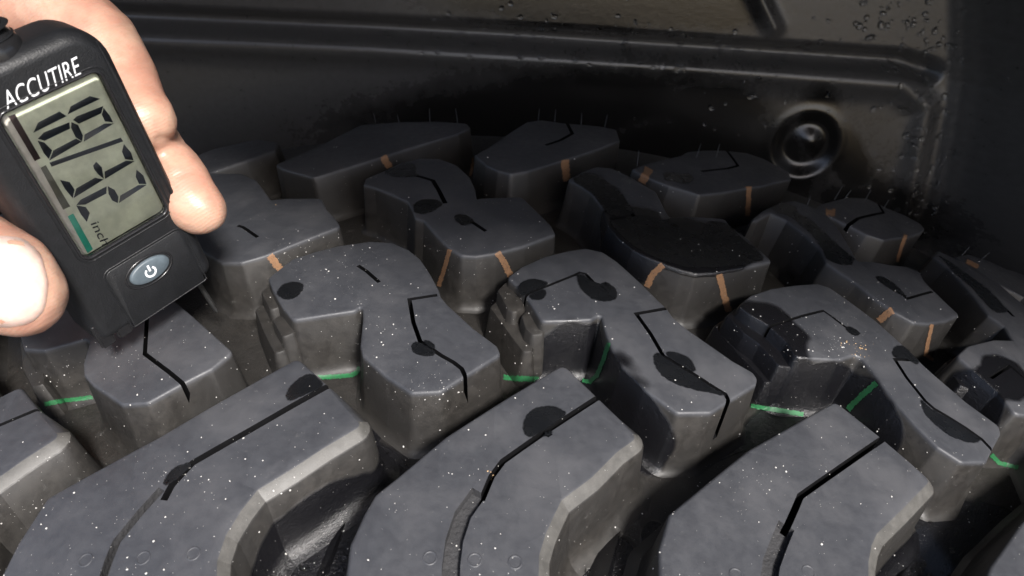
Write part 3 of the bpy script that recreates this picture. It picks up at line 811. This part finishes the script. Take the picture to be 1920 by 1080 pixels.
def loft(bm, loops, cap0=True, cap1=True, mat=0):
    V = [[bm.verts.new(gp(a, b, h)) for a, b in P] for P, h in loops]; n = len(V[0])
    for A, B_ in zip(V, V[1:]):
        for i in range(n):
            f = bm.faces.new((A[i], A[(i + 1) % n], B_[(i + 1) % n], B_[i])); f.material_index = mat
    if cap0: bm.faces.new(V[0][::-1])
    if cap1: bm.faces.new(V[-1]).material_index = mat
    return V
def plate(name, P, h0, h1, mat, parent, bev=.12, deg=40):
    if area2(P) < 0: P = P[::-1]
    bm = bmesh.new(); loft(bm, [(P, h0), (P, h1 - bev), (shrink(P, bev * .4), h1 - bev * .3), (shrink(P, bev), h1)])
    bmesh.ops.triangulate(bm, faces=[f for f in bm.faces if len(f.verts) > 4])
    return mesh_obj(name, bm, parent, [mat], MM, deg)

M_case = simple('gauge_case_plastic', (.0075, .008, .0092), .45, .45, bump=.00012, bscale=3200)
M_case2 = simple('gauge_gloss_black', (.012, .012, .013), .22, .5)
M_lcd = simple('display_grey_green', (.55, .585, .45), .45, .4)
M_seg = simple('display_segment_ink', (.009, .014, .022), .35, .5)
M_white = simple('white_print', (.62, .63, .65), .5)
M_teal = simple('teal_print', (.02, .30, .20), .5)
M_brown = simple('dark_brown_print', (.035, .022, .022), .4)
M_olive = simple('olive_print', (.10, .10, .075), .4)
M_glare = simple('pale_glare_paint', (.50, .48, .42), .4)
M_btn = simple('slate_rubber_button', (.07, .09, .105), .45, bump=.00005, bscale=2500)
M_pin = simple('steel_pin', (.10, .10, .10), .35, metallic=.8)
Mg = NT('display_window'); Mg.b.inputs['Base Color'].default_value = (1, 1, 1, 1); Mg.b.inputs['Roughness'].default_value = .03
Mg.b.inputs['Transmission Weight'].default_value = 1.0; Mg.b.inputs['IOR'].default_value = 1.25
tr = Mg.n('BsdfTransparent'); gl = Mg.n('BsdfGlossy'); gl.inputs['Roughness'].default_value = .05; fr = Mg.n('Fresnel'); fr.inputs[0].default_value = 1.45
mx = Mg.n('MixShader'); Mg.l(fr.outputs[0], mx.inputs[0]); Mg.l(tr.outputs[0], mx.inputs[1]); Mg.l(gl.outputs[0], mx.inputs[2]); Mg.l(mx.outputs[0], Mg.out.inputs[0]); M_glass = Mg.m

gauge = empty('tread_depth_gauge')
tag(gauge, 'black digital tread depth gauge with grey display reading 18/32 inch, held against the tyre', 'tread depth gauge')
TH = 11.5                      # body thickness
body = rrect(-.40, -.50, 1.27, 2.97, [.42, .16, .16, .42], 9)
bm = bmesh.new()
loops = [(shrink(body, 2.2), -TH), (shrink(body, .8), -TH + .35), (shrink(body, .15), -TH + 1.2), (body, -TH + 2.4), (body, -3.2)]
for k in range(1, 9):
    a = math.pi / 2 * k / 8
    loops.append((shrink(body, 2.3 * (1 - math.cos(a))), -3.2 + 3.2 * math.sin(a)))
V = loft(bm, loops, True, False)
# the front face is a ring round the sunken display
disp = rrect(-.035, -.03, 1.035, 1.805, .085, 9)
if area2(disp) < 0: disp = disp[::-1]
outer = V[-1]; n = len(outer)
d0 = [bm.verts.new(gp(a, b, 0)) for a, b in disp]
d1 = [bm.verts.new(gp(a, b, -1.1)) for a, b in disp]
m = len(d0)
oe = [bm.edges.get((outer[i], outer[(i + 1) % n])) for i in range(n)]
ie = [bm.edges.new((d0[i], d0[(i + 1) % m])) for i in range(m)]
bmesh.ops.triangle_fill(bm, use_beauty=True, use_dissolve=False, edges=oe + ie)
for i in range(m):
    j = (i + 1) % m; bm.faces.new((d0[i], d0[j], d1[j], d1[i]))
bm.faces.new(d1)
bmesh.ops.triangulate(bm, faces=[f for f in bm.faces if len(f.verts) > 4])
case_o = mesh_obj('case', bm, gauge, [M_case], MM, 30)

def ring(name, Po, d_out, wdt, h, mat, parent):
    """a raised frame following Po"""
    if area2(Po) < 0: Po = Po[::-1]
    bm = bmesh.new(); A = shrink(Po, -d_out - wdt); Bq = shrink(Po, -d_out)
    prof = [(A, -.05), (shrink(A, wdt * .12), h * .7), (shrink(A, wdt * .35), h), (shrink(A, wdt * .7), h), (shrink(A, wdt * .92), h * .7), (Bq, -.05)]
    V = [[bm.verts.new(gp(a, b, hh)) for a, b in P] for P, hh in prof]; k = len(V[0])
    for X_, Y_ in zip(V, V[1:]):
        for i in range(k): bm.faces.new((X_[i], X_[(i + 1) % k], Y_[(i + 1) % k], Y_[i]))
    return mesh_obj(name, bm, parent, [mat], MM, 50)
ring('bezel', disp, .05, .55, .30, M_case2, gauge)
ring('trim_line', disp, .95, .22, .16, M_case, gauge)

screen = plate('display', rrect(-.03, -.025, 1.03, 1.80, .07), -1.08, -.85, M_lcd, gauge, .03)
plate('display_glare', [(-.02, .0), (.03, .0), (.075, .02), (.06, 1.77), (-.02, 1.77)], -.84, -.80, M_glare, screen, .01)  # painted strip in place of the glass glare down the left edge
win = plate('display_window', rrect(-.028, -.023, 1.028, 1.798, .075), -.35, .10, M_glass, gauge, .35, 20)
HS = -.78
SEG = [[(170, 456), (193, 405), (301, 349), (338, 372)], [(344, 363), (358, 323), (455, 271), (508, 284)],
       [(192, 487), (222, 455), (352, 403), (354, 436), (226, 497)], [(362, 402), (396, 417), (420, 470), (416, 500), (384, 480), (360, 432)],
       [(370, 392), (388, 374), (523, 321), (513, 358), (400, 411)], [(525, 330), (557, 370), (573, 404), (532, 399), (516, 365)],
       [(424, 502), (429, 465), (530, 410), (577, 409)], [(190, 496), (226, 506), (264, 545), (248, 590), (222, 560)],
       [(250, 597), (270, 546), (385, 486), (415, 501)], [(250, 608), (612, 481), (624, 500), (262, 628)],
       [(628, 514), (664, 556), (676, 596), (634, 590), (618, 552)], [(532, 690), (530, 653), (638, 598), (681, 601)],
       [(472, 622), (488, 603), (516, 632), (526, 690), (498, 668), (478, 642)], [(304, 695), (353, 706), (378, 744), (368, 788), (330, 742)],
       [(373, 787), (387, 738), (482, 684), (525, 693)], [(388, 822), (408, 796), (540, 728), (539, 764), (432, 820)],
       [(546, 727), (580, 745), (600, 780), (597, 813), (569, 800), (550, 766)], [(603, 812), (609, 775), (700, 722), (743, 720)],
       [(692, 644), (726, 672), (742, 716), (704, 715), (688, 680)], [(386, 824), (434, 832), (455, 862), (440, 908), (410, 870)]]
for s in SEG: plate('display_segment', gc('g80', s, HS), HS - .06, HS, M_seg, screen, .01)
plate('scale_bar', gc('g80', [(42, 374), (76, 362), (206, 586), (176, 600)], HS), HS - .06, HS, M_brown, screen, .01)['label'] = 'dark brown bar on the display'
plate('scale_bar', gc('g80', [(205, 634), (232, 621), (356, 829), (320, 846)], HS), HS - .06, HS, M_olive, screen, .01)['label'] = 'olive grey bar on the display'
plate('scale_bar', gc('g80', [(343, 880), (371, 865), (471, 1045), (444, 1066)], HS), HS - .06, HS, M_teal, screen, .01)['label'] = 'green bar on the display'

def lettering(name, text, corners, h, mat, parent, weight=0.0, bold=0.0):
    """text fitted into the parallelogram bottom-left, bottom-right, top-left (gauge face coordinates)"""
    cu = bpy.data.curves.new('t', 'FONT'); cu.body = text; cu.offset = bold; cu.extrude = 0
    cu.space_character = 1.02
    ob = bpy.data.objects.new('t', cu); COL.objects.link(ob)
    dg = bpy.context.evaluated_depsgraph_get(); dg.update(); me = bpy.data.meshes.new_from_object(ob.evaluated_get(dg))
    bpy.data.objects.remove(ob)
    bm = bmesh.new(); bm.from_mesh(me); bpy.data.meshes.remove(me)
    xs = [v.co.x for v in bm.verts]; ys = [v.co.y for v in bm.verts]; x0, x1, y0, y1 = min(xs), max(xs), min(ys), max(ys)
    bl, br, tl = [Vector(q) for q in corners]
    for v in bm.verts:
        s, t = (v.co.x - x0) / (x1 - x0), (v.co.y - y0) / (y1 - y0)
        q = bl + (br - bl) * s + (tl - bl) * t; v.co = gp(q.x, q.y, h)
    r = bmesh.ops.extrude_face_region(bm, geom=bm.faces[:])
    dz = Vector((-GZ * .05).tolist())
    for v in [g for g in r['geom'] if isinstance(g, bmesh.types.BMVert)]: v.co += dz
    return mesh_obj(name, bm, parent, [mat], MM, 20)
bl, br, tl = gc('g80', [(36, 343), (409, 158), (8, 250)])
o = lettering('maker_name_lettering', 'ACCUTIRE', (bl, br, tl), .06, M_white, case_o, bold=-.004); o['kind'] = 'stuff'
bl, br, tl = gc('g80', [(458, 918), (518, 1030), (500, 903)], HS)
o = lettering('inch_lettering', 'inch', (bl, br, tl), HS - .03, M_seg, screen); o['kind'] = 'stuff'

# button panel, button and power mark
pan = gc('p', [(189, 520), (330, 426), (388, 527), (244, 632)])
pu0, pu1 = (.03, 1.09)
ring('panel_seam', rrect(pu0, 2.085, pu1, 2.955, [.10, .03, .03, .10]), 0, .28, .16, M_case, gauge)
panel = plate('button_panel', rrect(pu0 + .015, 2.10, pu1 - .015, 2.95, [.09, .02, .02, .09]), -.1, .14, M_case, gauge, .1)
def ell(cx, cy, ra, rb, k=40): return [(cx + ra * math.cos(i * 2 * math.pi / k), cy + rb * math.sin(i * 2 * math.pi / k)) for i in range(k)]
bc = ginv(279, 506)
ring('button_surround', ell(bc[0], bc[1], .292, .172), .0, .45, .34, M_case2, panel)
btn = plate('power_button', ell(bc[0] + .005, bc[1] - .005, .262, .148), .0, .72, M_btn, gauge, .35, 50)
bm = bmesh.new(); pc = ginv(279, 507)
ro, ri = .074, .050; ks = [math.radians(-90 + 38 + i * (360 - 76) / 26) for i in range(27)]
V = [[bm.verts.new(gp(pc[0] + r_ * math.cos(a), pc[1] + r_ * math.sin(a), hh)) for a in ks] for r_, hh in ((ro, .72), (ro, .755), (ri, .755), (ri, .72))]
for A, B_ in zip(V, V[1:]):
    for i in range(26): bm.faces.new((A[i], A[i + 1], B_[i + 1], B_[i]))
mesh_obj('power_ring', bm, btn, [M_white], MM, 30)
plate('power_bar', [(pc[0] - .013, pc[1] - .098), (pc[0] + .013, pc[1] - .098), (pc[0] + .013, pc[1] - .012), (pc[0] - .013, pc[1] - .012)], .72, .757, M_white, btn, .01)

# raised side ridge right of the display, neck and plunger at the top, feet at the bottom
bm = bmesh.new()
tube(bm, [gp(1.16, -.30, -.35), gp(1.175, .2, -.30), gp(1.18, 1.0, -.30), gp(1.18, 1.7, -.30), gp(1.17, 1.95, -.5)], [.1, .42, .42, .42, .1], 10)
mesh_obj('side_ridge', bm, gauge, [M_case])
bm = bmesh.new()
q = lambda px, py, h: gp(*ginv(px, py, h), h)
tube(bm, [gp(.30, -.40, -5.5), gp(.30, -.52, -5.5), gp(.30, -.60, -5.5), gp(.30, -.70, -5.5), gp(.30, -1.05, -5.5), gp(.30, -1.9, -5.5)], [4.6, 4.6, 4.2, 3.3, 3.1, 3.0], 28)
mesh_obj('plunger_neck', bm, gauge, [M_case2])
for b_ in (-.62, -.72):
    bm = bmesh.new(); tube(bm, [gp(.30, b_ - .012, -5.5), gp(.30, b_, -5.5), gp(.30, b_ + .012, -5.5)], [3.9, 4.25, 3.9], 28)
    mesh_obj('neck_ring', bm, gauge, [M_case])
bm = bmesh.new(); tube(bm, [q(355, 505, -7), q(404, 580, -7), q(407, 585, -7)], [.55, .55, .3], 12)
mesh_obj('measuring_pin', bm, gauge, [M_pin])
def gbox(bm, a0, b0, a1, b1, h0, h1):
    V = [bm.verts.new(gp(a, b, h)) for h in (h0, h1) for a, b in ((a0, b0), (a1, b0), (a1, b1), (a0, b1))]
    for f in ((0, 1, 2, 3), (7, 6, 5, 4), (0, 4, 5, 1), (1, 5, 6, 2), (2, 6, 7, 3), (3, 7, 4, 0)): bm.faces.new([V[i] for i in f])
def foot(a0, b0, a1, b1, h0, h1, name):
    bm = bmesh.new(); gbox(bm, a0, b0, a1, b1, h0, h1)
    bmesh.ops.recalc_face_normals(bm, faces=bm.faces)
    bmesh.ops.bevel(bm, geom=bm.edges[:], offset=.35, segments=3, affect='EDGES')
    mesh_obj(name, bm, gauge, [M_case2])
foot(-.385, 2.66, -.20, 3.03, -1.6, -.45, 'foot_lug')
foot(-.16, 2.74, .02, 3.03, -1.6, -.3, 'foot_lug')
foot(-.36, 2.72, -.02, 2.98, -3.4, -1.9, 'foot_lug')

# ------------------------------------------------------------------ hand
person = empty('person')
tag(person, 'bare pale hand holding the black gauge, thumb in front and two fingertips behind', 'person')
def pz(px, py, z): return Vector(at(px, py, z).tolist())
def limb(bm, pts):
    """(px, py, depth, radius mm) joints -> chain of overlapping tapered segments"""
    P = [(pz(x, y, z), r) for x, y, z, r in pts]
    for (a, ra), (b_, rb) in zip(P, P[1:]):
        k = max(2, int((b_ - a).length / 1.2))
        for i in range(k + 1):
            t = i / k; bmesh.ops.create_icosphere(bm, subdivisions=2, radius=ra + (rb - ra) * t, matrix=Matrix.Translation(a.lerp(b_, t)))
bm = bmesh.new()
limb(bm, [(-260, -60, 168, 11.5), (-60, -40, 160, 9.6), (105, 15, 156, 8.1), (188, 80, 153, 7.6), (216, 130, 152, 7.35), (250, 205, 150, 6.7), (268, 226, 149, 6.2)])
limb(bm, [(-200, 60, 185, 11), (60, 130, 176, 8.8), (215, 215, 166, 7.6), (285, 285, 158, 6.7), (335, 345, 155, 6.4), (364, 384, 154, 5.8), (376, 392, 154, 5.3)])
limb(bm, [(-200, 260, 190, 11), (60, 330, 184, 8.5), (220, 420, 176, 7.0), (300, 470, 172, 6.2)])
limb(bm, [(-420, 330, 150, 14), (-230, 420, 142, 11.5), (-90, 478, 133, 9.8), (0, 522, 130, 8.9), (36, 550, 130, 7.6)])
limb(bm, [(-300, 60, 185, 17), (-360, 230, 180, 19), (-420, 330, 165, 18)])
limb(bm, [(-300, -60, 178, 13), (-500, 150, 190, 22), (-800, 300, 200, 26), (-1300, 450, 215, 27)])
limb(bm, [(-200, 120, 178, 13), (-250, 330, 168, 14)])
for v in bm.verts: v.co *= MM
me = bpy.data.meshes.new('h'); bm.to_mesh(me); bm.free()
ob = bpy.data.objects.new('h', me); COL.objects.link(ob)
md = ob.modifiers.new('r', 'REMESH'); md.mode = 'VOXEL'; md.voxel_size = .00085
md = ob.modifiers.new('s', 'SMOOTH'); md.factor = .5; md.iterations = 14
tx = bpy.data.textures.new('lumps', 'CLOUDS'); tx.noise_scale = .006; tx.noise_depth = 3
md = ob.modifiers.new('d', 'DISPLACE'); md.texture = tx; md.texture_coords = 'GLOBAL'; md.strength = .0006; md.mid_level = .5
dg = bpy.context.evaluated_depsgraph_get(); dg.update()
hand_me = bpy.data.meshes.new_from_object(ob.evaluated_get(dg)); bpy.data.objects.remove(ob); hand_me.name = 'hand'
for p in hand_me.polygons: p.use_smooth = True

MS = NT('skin'); b = MS.b; tc = MS.n('TexCoord').outputs['Object']
n1 = MS.noise(tc, 90, 4, .6); n2 = MS.noise(tc, 500, 4, .7)
col = MS.mix(MS.ramp(n1, .35, .68), (.37, .195, .14), (.43, .27, .195)); col = MS.mix(MS.math('MULTIPLY', MS.ramp(n2, .45, .75), .35), col, (.34, .14, .10))
MS.l(col, b.inputs['Base Color']); b.inputs['Roughness'].default_value = .42
b.inputs['Subsurface Weight'].default_value = .35; b.inputs['Subsurface Radius'].default_value = (1.0, .35, .2); b.inputs['Subsurface Scale'].default_value = .0022
# fingerprint ridges: fine bent waves, and skin grain
mp = MS.n('Mapping'); MS.l(tc, mp.inputs[0]); mp.inputs['Rotation'].default_value = (.5, .4, .9)
wv = MS.n('TexWave', wave_type='RINGS'); wv.inputs['Scale'].default_value = 520; wv.inputs['Distortion'].default_value = 5; wv.inputs['Detail'].default_value = 2; wv.inputs['Detail Scale'].default_value = .6
MS.l(mp.outputs[0], wv.inputs['Vector'])
hgt = MS.math('ADD', MS.math('MULTIPLY', wv.outputs[0], .25), MS.math('MULTIPLY', MS.noise(tc, 1500, 4, .7), .8))
MS.l(MS.bump(hgt, .5, .00012), b.inputs['Normal'])
hand_o = link('hand', hand_me, person, [MS.m])
_t = BVHTree.FromPolygons([v.co.copy() for v in hand_me.vertices], [list(p.vertices) for p in hand_me.polygons])
def crease(a, b_, depth, width):
    Q = []
    for i in range(13):
        x = a[0] + (b_[0] - a[0]) * i / 12; y = a[1] + (b_[1] - a[1]) * i / 12
        h = _t.ray_cast(CAMV, Vector(ray(x, y).tolist()).normalized())
        if h[0]: Q.append(h[0])
    for v in hand_me.vertices:
        d = min(((v.co - q_).length for q_ in Q), default=1)
        if d < width * 3: v.co -= v.normal * depth * math.exp(-(d / width) ** 2)
for a, b_, dd, ww in [((215, 50), (262, 40), .00030, .0005), ((222, 118), (292, 112), .00035, .0006), ((226, 128), (290, 126), .00022, .0005), ((60, 10), (110, -5), .0003, .0005), ((300, 262), (345, 262), .0006, .0009), ((330, 330), (372, 318), .00018, .0004)]: crease(a, b_, dd, ww)

# nails: plates lifted off the fingertips
HT = BVHTree.FromPolygons([v.co.copy() for v in hand_me.vertices], [list(p.vertices) for p in hand_me.polygons])
def nail(cx, cy, pts, lift, K=48, RN=9):
    P = fillet([p + (0, 40) for p in pts], 40)
    bd = []
    for k in range(K):                      # boundary radius in every direction from the centre
        a = 2 * math.pi * k / K; dx, dy = math.cos(a), math.sin(a); best = 10
        for i in range(len(P)):
            x1, y1, x2, y2 = P[i - 1][0] - cx, P[i - 1][1] - cy, P[i][0] - cx, P[i][1] - cy
            ex, ey = x2 - x1, y2 - y1; den = dx * ey - dy * ex
            if abs(den) < 1e-9: continue
            t = (x1 * ey - y1 * ex) / den; u_ = (x1 * dy - y1 * dx) / den
            if t > 0 and -1e-6 <= u_ <= 1 + 1e-6: best = max(best, t)
        bd.append(best)
    bm = bmesh.new()
    def hitp(x, y, l):
        d = Vector(ray(x, y).tolist()).normalized(); h = HT.ray_cast(CAMV, d)
        return (h[0] + h[1] * l) if h[0] else CAMV + d * .13
    ctr = bm.verts.new(hitp(cx, cy, lift)); rings_ = []
    for q in range(1, RN + 1):
        f = q / RN; l = lift if q < RN - 1 else (lift * .8 if q == RN - 1 else -.0002)
        if q == RN: f = 1.0
        elif q == RN - 1: f = .975
        rings_.append([bm.verts.new(hitp(cx + math.cos(2 * math.pi * k / K) * bd[k] * f, cy + math.sin(2 * math.pi * k / K) * bd[k] * f, l)) for k in range(K)])
    for k in range(K):
        bm.faces.new((ctr, rings_[0][k], rings_[0][(k + 1) % K]))
        for A, B_ in zip(rings_, rings_[1:]): bm.faces.new((A[k], B_[k], B_[(k + 1) % K], A[(k + 1) % K]))
    bmesh.ops.smooth_vert(bm, verts=[v for r_ in rings_[:-2] for v in r_] + [ctr], factor=.5, use_axis_x=True, use_axis_y=True, use_axis_z=True)
    return mesh_obj('fingernail', bm, hand_o, [M_nail], 1.0, 80)
M_nail = simple('fingernail', (.60, .43, .365), .33, .5); M_nail.node_tree.nodes['Principled BSDF'].inputs['Subsurface Weight'].default_value = .2
nail(22, 530, [(-60, 455), (-5, 440), (45, 445), (78, 475), (92, 530), (86, 580), (62, 608), (10, 616), (-50, 605)], .00016)

# ------------------------------------------------------------------ dust grains and water drops lying on the tyre
def surf_pts(n_, region=None, tries=8, objs_only_top=False):
    out = []; k = 0
    while len(out) < n_ and k < n_ * tries:
        k += 1
        if region is None: x, y = random.uniform(-60, 1980), random.uniform(215, 1140)
        else:
            x, y, sx, sy = random.choice(region); x += random.gauss(0, sx); y += random.gauss(0, sy)
        h = cast(x, y)
        if h: out.append(h)
    return out
def grains(name, spots, mat, smin, smax, flat_=.6, power=3.0, sub=1, floor_drop=0.0):
    bm = bmesh.new()
    for loc, nor, idx, dist in spots:
        s = smin + (smax - smin) * random.random() ** power
        m = Matrix.Translation(loc + nor * s * (flat_ * .5 - floor_drop)) @ nor.to_track_quat('Z', 'Y').to_matrix().to_4x4() @ Matrix.Rotation(random.random() * 6.28, 4, 'Z') @ Matrix.Diagonal((s * random.uniform(.7, 1.3), s * random.uniform(.6, 1.1), s * flat_, 1))
        bmesh.ops.create_icosphere(bm, subdivisions=sub, radius=1, matrix=m)
    o = mesh_obj(name, bm, None, [mat], 1.0, 70)
    return o
M_grit = simple('pale_grit', (.44, .43, .41), .6)
M_tan = simple('tan_grit', (.45, .30, .16), .6)
sp = surf_pts(1700) + surf_pts(600, [(x, y, 34, 20) for x, y in [(640, 540), (700, 620), (805, 728), (655, 480), (1600, 650), (1560, 640), (1650, 560), (560, 470), (840, 470), (960, 400), (1180, 370), (1330, 460), (250, 670), (120, 700), (60, 960), (330, 880), (1000, 560), (1740, 450), (1600, 430), (1850, 500), (1500, 620), (1420, 900)]])
dust = grains('dust_grains', sp, M_grit, .00005, .00023, .5, 5.5)
tag(dust, 'pale dust grains and grit scattered over the tread blocks', 'dust', kind='stuff')
sp = surf_pts(34, [(1612, 660, 12, 8), (1590, 640, 10, 6), (920, 890, 4, 4), (700, 400, 300, 120)])
tan = grains('sand_grains', sp, M_tan, .00007, .00026, .6, 2.0)
tag(tan, 'tan sand grains scattered on the rubber blocks', 'sand', kind='stuff')

Mw = NT('water'); Mw.b.inputs['Base Color'].default_value = (1, 1, 1, 1); Mw.b.inputs['Roughness'].default_value = .02
Mw.b.inputs['Transmission Weight'].default_value = 1; Mw.b.inputs['IOR'].default_value = 1.333; M_water = Mw.m
def drops_at(n_, region): return [q for q in surf_pts(n_, region, 20) if OWN[q[2]] is carcass_o]
sp = drops_at(420, [(560, 1010, 70, 50), (640, 960, 50, 50), (520, 1050, 50, 30), (600, 1060, 40, 20), (1760, 1020, 60, 45), (1700, 1060, 40, 20), (1650, 1000, 10, 40), (1130, 1060, 25, 25), (820, 850, 70, 40), (700, 880, 40, 30), (1220, 1060, 15, 20)])
dr = grains('water_drops', sp, M_water, .00015, .00085, .62, 3.5, 2, .15)
tag(dr, 'clear water drops beaded in the wet grooves between the near blocks', 'water drops', kind='stuff')
# beads on the liner
LT = BVHTree.FromPolygons([v.co.copy() for v in liner_o.data.vertices], [list(p.vertices) for p in liner_o.data.polygons])
sp = []
for cx, cy, sx, sy, k in [(1690, 60, 50, 45, 90), (1735, 200, 28, 60, 130), (1730, 340, 25, 50, 80), (1200, 90, 200, 22, 150), (1450, 120, 150, 22, 70), (1450, 190, 120, 50, 26), (900, 70, 200, 25, 30), (1650, 330, 60, 60, 20), (1000, 30, 160, 25, 26)]:
    for _ in range(k):
        d = Vector(ray(random.gauss(cx, sx), random.gauss(cy, sy)).tolist()).normalized(); h = LT.ray_cast(CAMV, d)
        if h[0]: sp.append((h[0], -h[1] if h[1].dot(d) > 0 else h[1], 0, 0))
dl = grains('liner_water_beads', sp, M_water, .0004, .0017, .6, 2.0, 2, .15)
tag(dl, 'clear water beads clinging to the black wheel arch liner', 'water beads', kind='stuff')
